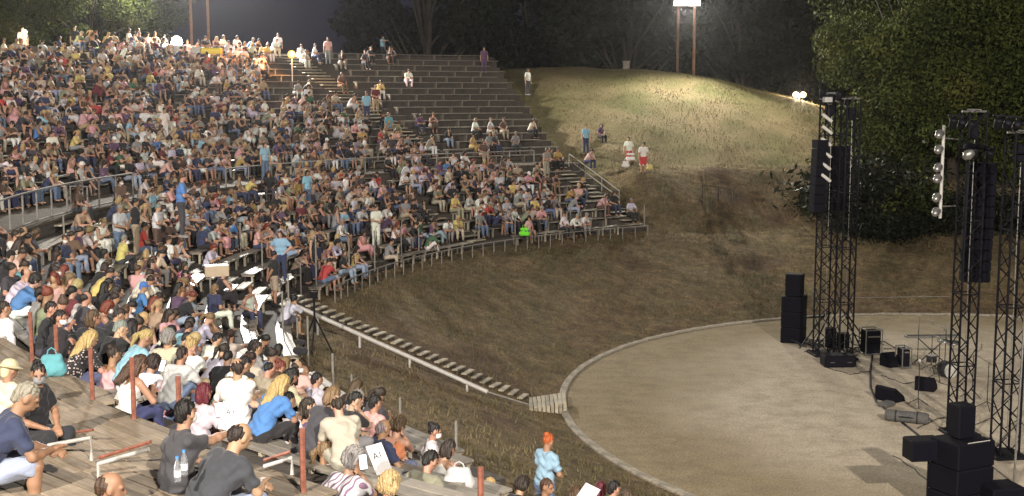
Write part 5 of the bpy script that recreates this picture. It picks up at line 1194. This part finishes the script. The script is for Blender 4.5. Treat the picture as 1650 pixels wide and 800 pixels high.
# motor case and cable heap at the foot of the far towers
p = at_z(1350, 590, 0); e = empty('flight_case', p, .05); tag(e, 'low black case at the foot of the far towers', 'case'); MB().bevbox(-.56, .56, -.32, .32, 0, .42, .05).build('case_body', M['black_box'], e)
for x in (-.3, .3): MB().tube([(x-.07, -.34, .2), (x-.07, -.37, .2), (x+.07, -.37, .2), (x+.07, -.34, .2)], .012, 5).build('handle', M['steel'], e)
random.seed(9)
e = empty('cable_heap', at_z(1345, 560, 0)); tag(e, 'heap of black cables and braces between the far towers', 'cables')
for i in range(16):
    a = random.uniform(0, 2*PI); pts = []; x, y, z = random.uniform(-.9, .9), random.uniform(-.5, .5), random.uniform(.05, .5)
    for k in range(12): pts.append((x, y, max(.03, z))); a += random.uniform(-.9, .9); x += .18*math.cos(a); y += .14*math.sin(a); z += random.uniform(-.14, .10)
    MB().tube(pts, .02, 5).build('cable', M['dark_plastic'], e)
for x0, x1 in ((-1.4, -.35), (1.3, .35), (-.9, -.2), (.9, .3)): MB().tube([(x0, -.3, .02), (x1, 0, 1.35)], .03, 6).build('brace', M['black_metal'], e)
MB().bevbox(-.35, .0, -.2, .2, 0, .75, .03).build('winch', M['black_box'], e); MB().bevbox(.1, .5, -.2, .2, 0, .55, .03).build('winch', M['black_box'], e)
# rack cases
def rack(px, py, w_, h_, label, rz):
    e = empty('rack_case', at_z(px, py, 0), rz); tag(e, label, 'rack case'); MB().bevbox(-w_/2+.04, w_/2-.04, -.28, .28, .08, h_-.05, .02).build('case_body', M['black_box'], e)
    f = MB()
    for x in (-w_/2, w_/2):
        for y in (-.3, .3): f.tube([(x, y, .02), (x, y, h_)], .022, 5)
        for z in (.06, h_): f.tube([(x, -.3, z), (x, .3, z)], .022, 5)
    for y in (-.3, .3):
        for z in (.06, h_): f.tube([(-w_/2, y, z), (w_/2, y, z)], .022, 5)
    f.build('metal_frame', M['steel'], e)
    for i in range(3): MB().box(-w_/2+.08, w_/2-.08, -.295, -.285, .2+i*.25*h_, .2+i*.25*h_+.05).build('panel', M['steel'] if i == 2 else M['grille'], e)
    for x in (-w_/2+.06, w_/2-.06): MB().lathe([(.05, -.02), (.05, .02)], 10, Matrix.Translation((x, -.2, .05)) @ Matrix.Rotation(PI/2, 4, 'Y')).build('wheel', M['dark_plastic'], e)
rack(1402, 571, .62, .95, 'metal framed rack case right of the far towers', .15); rack(1455, 592, .32, .72, 'narrow silver edged case left of the drum hardware', .1)
# monitors, amp, drum bag
def wedge(px, py, s, rz, label):
    e = empty('monitor_speaker', at_z(px, py, 0), rz); tag(e, label, 'monitor speaker', 'floor monitors')
    vs = [(-s, -.28, 0), (s, -.28, 0), (s, .28, 0), (-s, .28, 0), (-s, -.20, .18), (s, -.20, .18), (s, .20, .46), (-s, .20, .46), (-s, .28, .40), (s, .28, .40)]
    MB().add([Vector(v) for v in vs], [(0, 3, 2, 1), (0, 1, 5, 4), (4, 5, 6, 7), (7, 6, 9, 8), (8, 9, 2, 3), (0, 4, 7, 8, 3), (1, 2, 9, 6, 5)]).build('wedge_body', M['black_box'], e)
    Mx = Matrix.Translation((0, 0.0, .325)) @ Matrix.Rotation(.61, 4, 'X'); MB().lathe([(.15, 0), (.15, .012)], 16, Mx).build('grille', M['grille'], e)
wedge(1434, 645, .36, 2.2, 'black wedge monitor on the orchestra floor beside the drum bag'); wedge(1492, 628, .30, 2.6, 'black floor monitor behind the microphone stand'); wedge(1436, 590, .28, .4, 'small dark floor monitor left of narrow case')
e = empty('drum_bag', at_z(1461, 672, .17), -.42); tag(e, 'rolled dark cylindrical bag lying on the sand', 'bag')
Mx = Matrix.Rotation(PI/2, 4, 'Y'); MB().lathe([(.05, -.62), (.15, -.60), (.175, -.5), (.17, 0), (.175, .5), (.15, .60), (.05, .62)], 18, Mx).build('bag_body', M['canvas'], e, smooth=True)
for x in (-.3, .3): MB().lathe([(.179, -.02), (.179, .02)], 18, Matrix.Translation((x, 0, 0)) @ Mx).build('strap', M['dark_plastic'], e)
MB().tube([(-.2, -.17, .02), (-.1, -.24, .05), (.1, -.24, .05), (.2, -.17, .02)], .015, 6).build('handle', M['dark_plastic'], e)
o = MB().bevbox(-.26, .26, -.16, .16, 0, .14, .03).build('soft_bag', M['canvas'], None, at_z(1428, 655, 0), (0, 0, .7)); tag(o, 'small grey soft case between wedge monitor and drum bag', 'bag')
def stand(px, py, h_, label, boom=True, rz=0):
    e = empty('microphone_stand', at_z(px, py, 0), rz); tag(e, label, 'microphone stand', 'microphone stands')
    MB().tube([(0, 0, .18), (0, 0, h_)], .014, 6).build('pole', M['dark_plastic'], e)
    for k in range(3): a = k*2*PI/3+.3; MB().tube([(0, 0, .25), (.36*math.cos(a), .36*math.sin(a), 0.01)], .013, 6).build('leg', M['dark_plastic'], e)
    if boom: MB().tube([(-.3, 0, h_-.12), (.45, 0, h_+.15)], .010, 6).build('boom', M['steel'], e); MB().lathe([(.012, 0), (.02, .1), (.028, .16), (.01, .19)], 8, Matrix.Translation((.45, 0, h_+.12))).build('microphone', M['steel'], e, smooth=True)
stand(1479, 655, 1.35, 'thin microphone stand with bright tip in front of the floor monitor', False)
o = MB().lathe([(.02, 0), (.05, .05), (.04, .1)], 10).build('reading_lamp', M['white_metal'], None, at_z(1479, 655, 0)+Vector((0, 0, 1.36))); tag(o, 'small bright lamp clipped atop the thin stand', 'lamp')
for i, (px, py, rz) in enumerate([(1500, 598, .2), (1522, 592, 2.8), (1478, 590, 1.2), (1512, 612, 4.2), (1566, 640, .7), (1590, 660, 2.2), (1640, 690, 2.9)]):
    stand(px, py, 1.25+.1*(i % 3), 'microphone stand with boom in the drum corner, %s from left' % ORD[[1, 3, 0, 2, 4, 5, 6][i]], True, rz)
def cymbal(px, py, h_, r_, label, tilt=.2):
    e = empty('cymbal_stand', at_z(px, py, 0), px*.1); tag(e, label, 'cymbal', 'drum kit hardware'); MB().tube([(0, 0, .2), (0, 0, h_)], .015, 6).build('pole', M['steel'], e)
    for k in range(3): a = k*2*PI/3; MB().tube([(0, 0, .35), (.33*math.cos(a), .33*math.sin(a), 0.01)], .013, 6).build('leg', M['steel'], e)
    MB().lathe([(r_, h_), (r_*.3, h_+.015), (.05, h_+.04), (.01, h_+.045)], 20, Matrix.Rotation(tilt, 4, 'X')).build('cymbal', M['steel'], e, smooth=True)
def drum(px, py, z, r_, h_, label, lay=False):
    e = empty('drum', at_z(px, py, 0), .3); tag(e, label, 'drum', 'drum kit hardware'); R_ = (Matrix.Translation((0, 0, r_)) @ Matrix.Rotation(PI/2, 4, 'X')) if lay else Matrix.Translation((0, 0, z))
    MB().lathe([(r_, 0), (r_, h_)], 20, R_).build('shell', M['dark_plastic'], e, smooth=True); MB().lathe([(r_*.97, h_+.002), (r_*.97, h_+.01)], 20, R_).build('drumhead', M['white_metal'], e)
    if not lay:
        for k in range(3): a = k*2*PI/3; MB().tube([(r_*math.cos(a), r_*math.sin(a), z+.1), (r_*1.15*math.cos(a), r_*1.15*math.sin(a), 0)], .012, 5).build('leg', M['steel'], e)
cymbal(1512, 600, 1.15, .22, 'cymbal on a stand at the drum corner'); cymbal(1535, 596, 1.0, .25, 'larger cymbal beside left near tower', -.2)
drum(1520, 606, 0, .27, .40, 'bass drum lying on its side among drum hardware', True); drum(1500, 604, .45, .17, .22, 'snare drum on legs left of the bass drum')
k_ = empty('keyboard_stand', at_z(1500, 585, 0), .05); tag(k_, 'long pale keyboard on cross legs behind the drum kit', 'keyboard')
MB().bevbox(-.95, .95, -.14, .14, .92, 1.0, .015).build('keyboard', M['steel'], k_)
for s in (-1, 1): MB().tube([(-.5*s, -.1*s, .02), (.5*s, -.1*s, .91)], .02, 6).build('leg', M['dark_plastic'], k_)
pts = [at_z(px, py, .02) for px, py in [(1406, 572), (1402, 600), (1403, 625), (1412, 648), (1440, 670), (1470, 694), (1500, 718)]]
o = MB().tube([p_-pts[0] for p_ in pts], .035, 6).build('floor_cable', M['dark_plastic'], None, pts[0]); tag(o, 'thick dark cable lying on the sand along the stage edge', 'cable')
pts = [at_z(px, py, .015) for px, py in [(1300, 553), (1320, 566), (1360, 572), (1390, 565)]]
o = MB().tube([p_-pts[0] for p_ in pts], .03, 6).build('floor_cable', M['dark_plastic'], None, pts[0]); tag(o, 'dark cable from the far loudspeaker stack to the towers', 'cable')
o = MB().tube([at_D(1370, 480, 50)-at_D(1370, 480, 50), at_D(1530, 478, 50)-at_D(1370, 480, 50)], .012, 5).build('guy_rope', M['grey_rod'], None, at_D(1370, 480, 50)); tag(o, 'thin rope stretched behind the stage between far and near towers', 'rope')
# ------------------------------------------------------------------ flood masts
def mast(loc, gap, label, lamps=4, real=True, facing=-PI/2, drop=None):
    gzb = ground_z(loc.x, loc.y); e = empty('flood_mast', (loc.x, loc.y, gzb)); tag(e, label, 'floodlight mast', 'floodlight masts'); h_ = loc.z-gzb
    for s in (-1, 1): MB().tube([(gap/2*s, .25, -.5), (gap/2*s, .25, h_+.35)], .10, 10, .085).build('pole', M['pole_wood'], e, smooth=True)
    MB().tube([(-gap/2-.4, .2, h_), (gap/2+.4, .2, h_)], .05, 8).build('crossbar', M['steel'], e)
    nrm = Vector((math.cos(facing), math.sin(facing), -.55)).normalized()
    Q_ = nrm.to_track_quat('-Z', 'Y').to_matrix().to_4x4()
    for i in range(lamps):
        x = (-1+2*i/(lamps-1))*(gap/2+.15); Mx = Matrix.Translation((x, -.02, h_+.16)) @ Q_
        hs_ = MB().bevbox(-.21, .21, -.17, .17, .005, .16, .03, Mx).build('floodlight', M['steel'], e)
        MB().box(-.18, .18, -.14, .14, -.004, .004, Mx).build('lamp_glass', M['lamp_white'], hs_)
    return e
mast(MAST_RIGHT, 1.12, 'twin wooden poles with bright floodlights on the crest of grass bank')
mast(MAST_LEFT, 1.12, 'twin wooden poles on the rim behind the white-clad group')
mast(MAST_NEAR_A, 1.12, 'twin pole floodlight mast on the near rim, left one', facing=PI/2)
mast(MAST_NEAR_B, 1.12, 'twin pole floodlight mast on the near rim, right one', facing=PI/2)
def small_lamp(px, py, D, mat, col, power, label, two=False, h_=1.2, r_=.16):
    p = at_D(px, py, D); g = ground_z(p.x, p.y); e = empty('work_lamp', p); tag(e, label, 'lamp', 'lamps along the rim')
    for k, x in enumerate((-.28, .28) if two else (0,)):
        MB().lathe([(r_, -.02), (r_*.8, .08), (.05, .14)], 14, Matrix.Translation((x, 0, 0)) @ Matrix.Rotation(-PI/2, 4, 'X')).build('housing', M['black_metal'], e, smooth=True)
        MB().lathe([(r_*.95, -.03), (r_*.5, -.05)], 14, Matrix.Translation((x, 0, 0)) @ Matrix.Rotation(-PI/2, 4, 'X')).build('lamp_glass', M[mat], e)
    MB().tube([(0, .05, -.02), (0, .05, min(-.3, g-p.z-.3))], .035, 6).build('stand', M['steel'], e)
    l = bpy.data.lights.new('lamp', 'POINT'); l.energy = power; l.color = col; l.shadow_soft_size = .12; o = bpy.data.objects.new('lamp_light', l); COL.objects.link(o); o.location = p+Vector((0, -.35, .05))
small_lamp(285, 68, 72.5, 'lamp_white', (1, .9, .72), 600, 'bright white work lamp on the rim left of the mast poles', r_=.34)
small_lamp(470, 88, 73.5, 'lamp_orange', (1, .42, .12), 700, 'orange lamp at the top of the aisle steps', r_=.24)
small_lamp(40, 52, 66, 'lamp_warm', (1, .80, .5), 900, 'small warm lamp at the upper left among standing people', r_=.14)
small_lamp(1288, 153, 88, 'lamp_warm', (1, .80, .50), 2200, 'pair of warm lamps at the foot of the big right tree', True, r_=.22)
# white box by the lamp, yellow sheet under the mast, little hut box on the bank
p = at_D(288, 79, 72); o = MB().bevbox(-.45, .45, -.3, .3, -.35, .2, .03).build('white_crate', M['white_metal'], None, p); tag(o, 'white crate under the bright lamp on the rim', 'crate')
p = at_D(340, 81, 71.5); o = MB().bevbox(-.60, .60, -.3, .3, -.22, .12, .06).build('yellow_mat', M['painted'], None, p); o.color = (.75, .58, .05, 1); tag(o, 'yellow folded mat on the rim below the mast poles', 'mat')
p = at_D(318, 80, 71.5); o = MB().bevbox(-.32, .32, -.3, .3, -.25, .12, .04).build('white_box', M['white_metal'], None, p); tag(o, 'white box beside the yellow mat on the rim', 'box')
p = at_D(1009, 104, 88.5); p.z = ground_z(p.x, p.y)+.42; e = empty('stone_pillar', p); tag(e, 'small pale square pillar on the crest of the grass bank', 'pillar'); MB().bevbox(-.22, .22, -.22, .22, -1.0, .10, .02).build('shaft', M['stone'], e); MB().bevbox(-.26, .26, -.26, .26, .105, .2, .02).build('capstone', M['stone'], e)
# little wooden fence on the ledge
pts = []
for px in (1132, 1158, 1182):
    q = at_D(px, 275, 66); pts.append(Vector((q.x, q.y, ground_z(q.x, q.y))))
fence('ledge_fence', 'low dark wooden fence on the grass ledge', pts, .72, M['bark'], (1.0,), .04, .045, .2)
# steel gate frames above the left walkway
for px0, px1, y0, y1, lab in [(36, 73, 294, 325, 'pale square steel frame at the left, above walkway railing'), (114, 141, 301, 322, 'pale square steel frame right of the larger one above walkway')]:
    a = at_D(px0, y1, 43.5); b = at_D(px1, y1, 44.2); h_ = (y1-y0)/F*43.8; e = empty('gate_frame', a); tag(e, lab, 'frame'); u = b-a
    MB().tube([Vector((0, 0, -.4)), Vector((0, 0, h_)), u+Vector((0, 0, h_)), u+Vector((0, 0, -.4))], .035, 8).build('tube', M['grey_rod'], e)
# thin steel table beside it
# ------------------------------------------------------------------ trees
def tree_mesh(seed, rx, rz_, h0, nleaf, leaf, lean=0, clumps=26, skirt=.35):
    """trunk+limbs mesh and a crown of small leaf faces gathered in clumps"""
    rg = np.random.default_rng(seed); tk = MB(); H_ = h0+rz_*1.2
    pts = [(0, 0, -.6), (.1, .05, H_*.25), (-.08, .1, H_*.5), (.15, 0, H_*.75), (.1, 0, H_)]; tk.tube(pts, .34, 9, .10)
    cs = []
    for i in range(clumps):
        th = rg.uniform(0, 2*PI); v = rg.uniform(-skirt*2, 1); rr = math.sqrt(max(.05, 1-v*v*.85))*rg.uniform(.45, 1.0)
        c = np.array([rr*rx*math.cos(th), rr*rx*math.sin(th), h0+rz_*.9+v*rz_]); cs.append((c, rg.uniform(.20, .42)*rx))
        s = (0, 0, min(H_*.85, max(1.2, c[2]*rg.uniform(.3, .7)))); m_ = (c[0]*.5, c[1]*.5, (s[2]+c[2])/2+.3); tk.tube([s, m_, tuple(c)], .10, 5, .025)
    per = nleaf//clumps; C_ = []; 
    for c, r in cs:
        d = rg.normal(size=(per, 3)); d /= np.linalg.norm(d, axis=1)[:, None]; rad_ = r*rg.uniform(.25, 1.08, per)**.6; q = d*rad_[:, None]; q[:, 2] *= .72; C_.append(c+q+rg.normal(size=(per, 3))*.05*r)
    Cc = np.concatenate(C_); n = len(Cc); a = rg.normal(size=(n, 3)); a /= np.linalg.norm(a, axis=1)[:, None]; b_ = np.cross(a, rg.normal(size=(n, 3))); b_ /= np.linalg.norm(b_, axis=1)[:, None]
    s = leaf*rg.uniform(.6, 1.3, n)[:, None]; V = np.stack([Cc-a*s, Cc+b_*s*.42, Cc+a*s, Cc-b_*s*.42], 1).reshape(-1, 3); Q = np.arange(n*4).reshape(-1, 4)
    return tk, V, Q
def tree(name, loc, meshes, label, group, rz=0, sc=1.0, szz=1.0):
    e = empty(name, loc, rz); tag(e, label, 'tree', group); e.scale = (sc, sc, sc*szz); link('trunk', meshes[0], e); link('crown', meshes[1], e); return e
def tmk(seed, mat, **kw):
    tk, V, Q = tree_mesh(seed, **kw); return (tk.mesh('trunk', M['bark'], True), np_mesh('crown', V, Q, M[mat], False))
TA = tmk(1, 'leaf', rx=5.2, rz_=5.6, h0=1.8, nleaf=76000, leaf=.135, clumps=54, skirt=.48)
TB = tmk(2, 'leaf', rx=4.8, rz_=6.2, h0=1.2, nleaf=70000, leaf=.135, clumps=50, skirt=.48)
TD = tmk(3, 'leaf_shaded', rx=5.5, rz_=6.0, h0=1.6, nleaf=22000, leaf=.30, clumps=34, skirt=.45)
TE = tmk(4, 'leaf_shaded', rx=4.6, rz_=7.6, h0=1.6, nleaf=20000, leaf=.30, clumps=32, skirt=.45)
def gt(px, D): x = (px-825)/F*D; return Vector((x, D, ground_z(x, D)))
for i, (px, D, ms, sc, lab) in enumerate([(1470, 73, TA, 1.08, 'big leafy tree beside the warm lamps, leftmost of the right trees'), (1535, 72, TB, 1.05, 'leafy tree behind the far towers, second of the right trees'),
     (1610, 73, TA, 1.12, 'leafy tree behind the lamp ladder, third of the right trees'), (1690, 71, TB, 1.15, 'leafy tree at the right edge behind near towers'), (1500, 82, TB, 1.35, 'tall tree rising behind the leftmost right tree'), (1610, 84, TA, 1.4, 'tallest tree at the upper right, behind the others'), (1720, 74, TA, 1.3, 'tree half outside the right edge')]):
    tree('broadleaf_tree', gt(px, D), ms, lab, 'trees at the right', i*1.3, sc)
for i, (px, D, ms, sc, lab) in enumerate([(60, 84, TA, .85, 'bushy green tree lit at the upper left corner, leftmost'), (150, 83, TB, .80, 'bushy green tree lit at the upper left, middle one'), (190, 88, TA, .9, 'bushy green tree at the upper left, nearest the mast'), (-20, 90, TB, 1.0, 'green tree cut by the left edge')]):
    p = gt(px, D); p.z = 9.5; tree('broadleaf_tree', p, ms, lab, 'trees at the upper left', i*2.1, sc)
random.seed(17)
for i, px in enumerate([690, 760, 850, 930, 1010, 1100, 1190, 1270, 1350, 1440]):
    D = random.uniform(104, 128); p = gt(px, D); p.z = 2.5; tree('dark_tree', p, TD if i % 2 else TE, 'dark night tree behind the grass bank, %s from left' % ORD[i], 'dark trees beyond the bank', i*1.7, random.uniform(1.25, 1.6))
# bushes low on the slope behind the stage
def bush_mesh(seed, mat, n, leaf):
    rg = np.random.default_rng(seed); C_ = rg.normal(size=(n, 3))*np.array([.75, .6, .38])+np.array([0, 0, .55]); a = rg.normal(size=(n, 3)); a /= np.linalg.norm(a, axis=1)[:, None]; b_ = np.cross(a, rg.normal(size=(n, 3))); b_ /= np.linalg.norm(b_, axis=1)[:, None]
    s = leaf*rg.uniform(.6, 1.3, n)[:, None]; V = np.stack([C_-a*s, C_+b_*s*.4, C_+a*s, C_-b_*s*.4], 1).reshape(-1, 3); return np_mesh('foliage', V, np.arange(n*4).reshape(-1, 4), M[mat], False)
B1 = bush_mesh(5, 'leaf', 1800, .12); B2 = bush_mesh(6, 'leaf_shaded', 1800, .12)
for i, (px, D, s) in enumerate([(1330, 66, .6), (1385, 64, 1.2), (1410, 67, 1.6), (1440, 63, 1.0), (1475, 66, 1.4), (1500, 64, .9), (1580, 65, 1.5), (1630, 64, 1.3), (1340, 69, .7), (1400, 67, 2.0), (1340, 66, 1.6), (1540, 65, 1.2)]):
    p = gt(px, D); o = link('shrub', B2 if i % 4 else B1, None, p, (0, 0, i*1.1)); o.scale = (s*1.2, s, s); tag(o, 'leafy shrub on the slope behind the towers, %s planted' % ORD[i], 'shrub', 'shrubs behind the stage')
    o['label'] = ['shrub left of the far towers on the dark slope', 'shrub right of the far towers low on slope', 'shrub right of the far towers, higher on slope', 'small shrub between far towers and lamp ladder', 'shrub below the lamp ladder', 'small shrub behind the drum corner', 'shrub between the two near towers', 'shrub at right edge behind near towers', 'shrub under the tree edge beside the lit bank', 'shrub high on the slope right of far towers', 'shrub seen between the two far towers', 'shrub left of the near towers on the slope'][i]
# ------------------------------------------------------------------ dry grass blades on the banks
rg = np.random.default_rng(12); n = 230000
th = np.radians(rg.uniform(50, 262, n)); rr = np.sqrt(rg.uniform(10**2, 49**2, n)); XX = C0.x+rr*np.cos(th); YY = C0.y+rr*np.sin(th); ok = (np.hypot(XX-O0.x, YY-O0.y) > RO+.3) & ((np.degrees(th) < np.interp(rr, [26.9, 34, 44, 53], [119.2, 118.3, 115.2, 113.4])) | (rr < 26.4)); th, rr = th[ok], rr[ok]
X = C0.x+rr*np.cos(th); Y = C0.y+rr*np.sin(th); dep = Y; pxx = 825+F*X/np.maximum(Y, 1); ok = (Y > 8) & (pxx > -30) & (pxx < 1700); X, Y, rr = X[ok], Y[ok], rr[ok]
pn = np.sin(X*1.1+np.sin(Y*.8)*2)*np.sin(Y*1.3+X*.4); ok = rg.uniform(-1, 1, len(X)) < pn+.25; X, Y = X[ok], Y[ok]
Z = np.array([ground_z(x, y) for x, y in zip(X, Y)]); n = len(X); a = rg.uniform(0, 2*PI, n); wv = .012+.012*rg.random(n); hh = rg.uniform(.04, .20, n); lx = rg.normal(size=n)*.06; ly = rg.normal(size=n)*.06
Pz = np.stack([X, Y, Z], 1); dx = np.stack([np.cos(a)*wv, np.sin(a)*wv, np.zeros(n)], 1); tip = np.stack([lx, ly, hh], 1)
V = np.stack([Pz-dx-[0, 0, .01], Pz+dx-[0, 0, .01], Pz+tip], 1).reshape(-1, 3)
tag(link('grass_blades', np_mesh('grass_blades', V, np.arange(n*3).reshape(-1, 3), M['grass_blade'], False)), 'short dry grass growing over the banks', 'grass', None, 'stuff')
print('grass', n, 'objects', len(bpy.data.objects))

# ------------------------------------------------------------------ thin night haze
m = bpy.data.materials.new('haze'); m.use_nodes = True; nt = m.node_tree; nt.nodes.clear(); out = nt.nodes.new('ShaderNodeOutputMaterial')
v = nt.nodes.new('ShaderNodeVolumePrincipled'); v.inputs['Color'].default_value = (.85, .87, .95, 1); v.inputs['Density'].default_value = .00014; v.inputs['Anisotropy'].default_value = .82
nt.links.new(v.outputs[0], out.inputs['Volume'])
o = MB().box(-110, 130, -45, 190, -2, 34).build('haze', m); o['kind'] = 'stuff'; o['label'] = 'thin night haze over the theatre'

random.seed(31)
for i, (pts_, lb) in enumerate([([(1480, 690), (1520, 672), (1560, 690), (1600, 672)], 'thin cable looping from the drum bag to the near towers'), ([(1420, 605), (1455, 618), (1500, 612), (1540, 625)], 'thin cable running under the microphone stands'),
        ([(1330, 592), (1370, 604), (1402, 598)], 'thin cable from the low black case to the thick cable'), ([(1440, 735), (1480, 760), (1505, 790)], 'thin cable trailing from the side loudspeaker')]):
    P0 = [at_z(px, py, .012) for px, py in pts_]; P1 = []
    for k in range(len(P0)-1):
        for q in range(5): P1.append(P0[k].lerp(P0[k+1], q/5)+Vector((random.uniform(-.06, .06), random.uniform(-.06, .06), 0)))
    P1.append(P0[-1]); o = MB().tube([q-P1[0] for q in P1], .013, 5).build('thin_cable', M['dark_plastic'], None, P1[0]); tag(o, lb, 'cable')
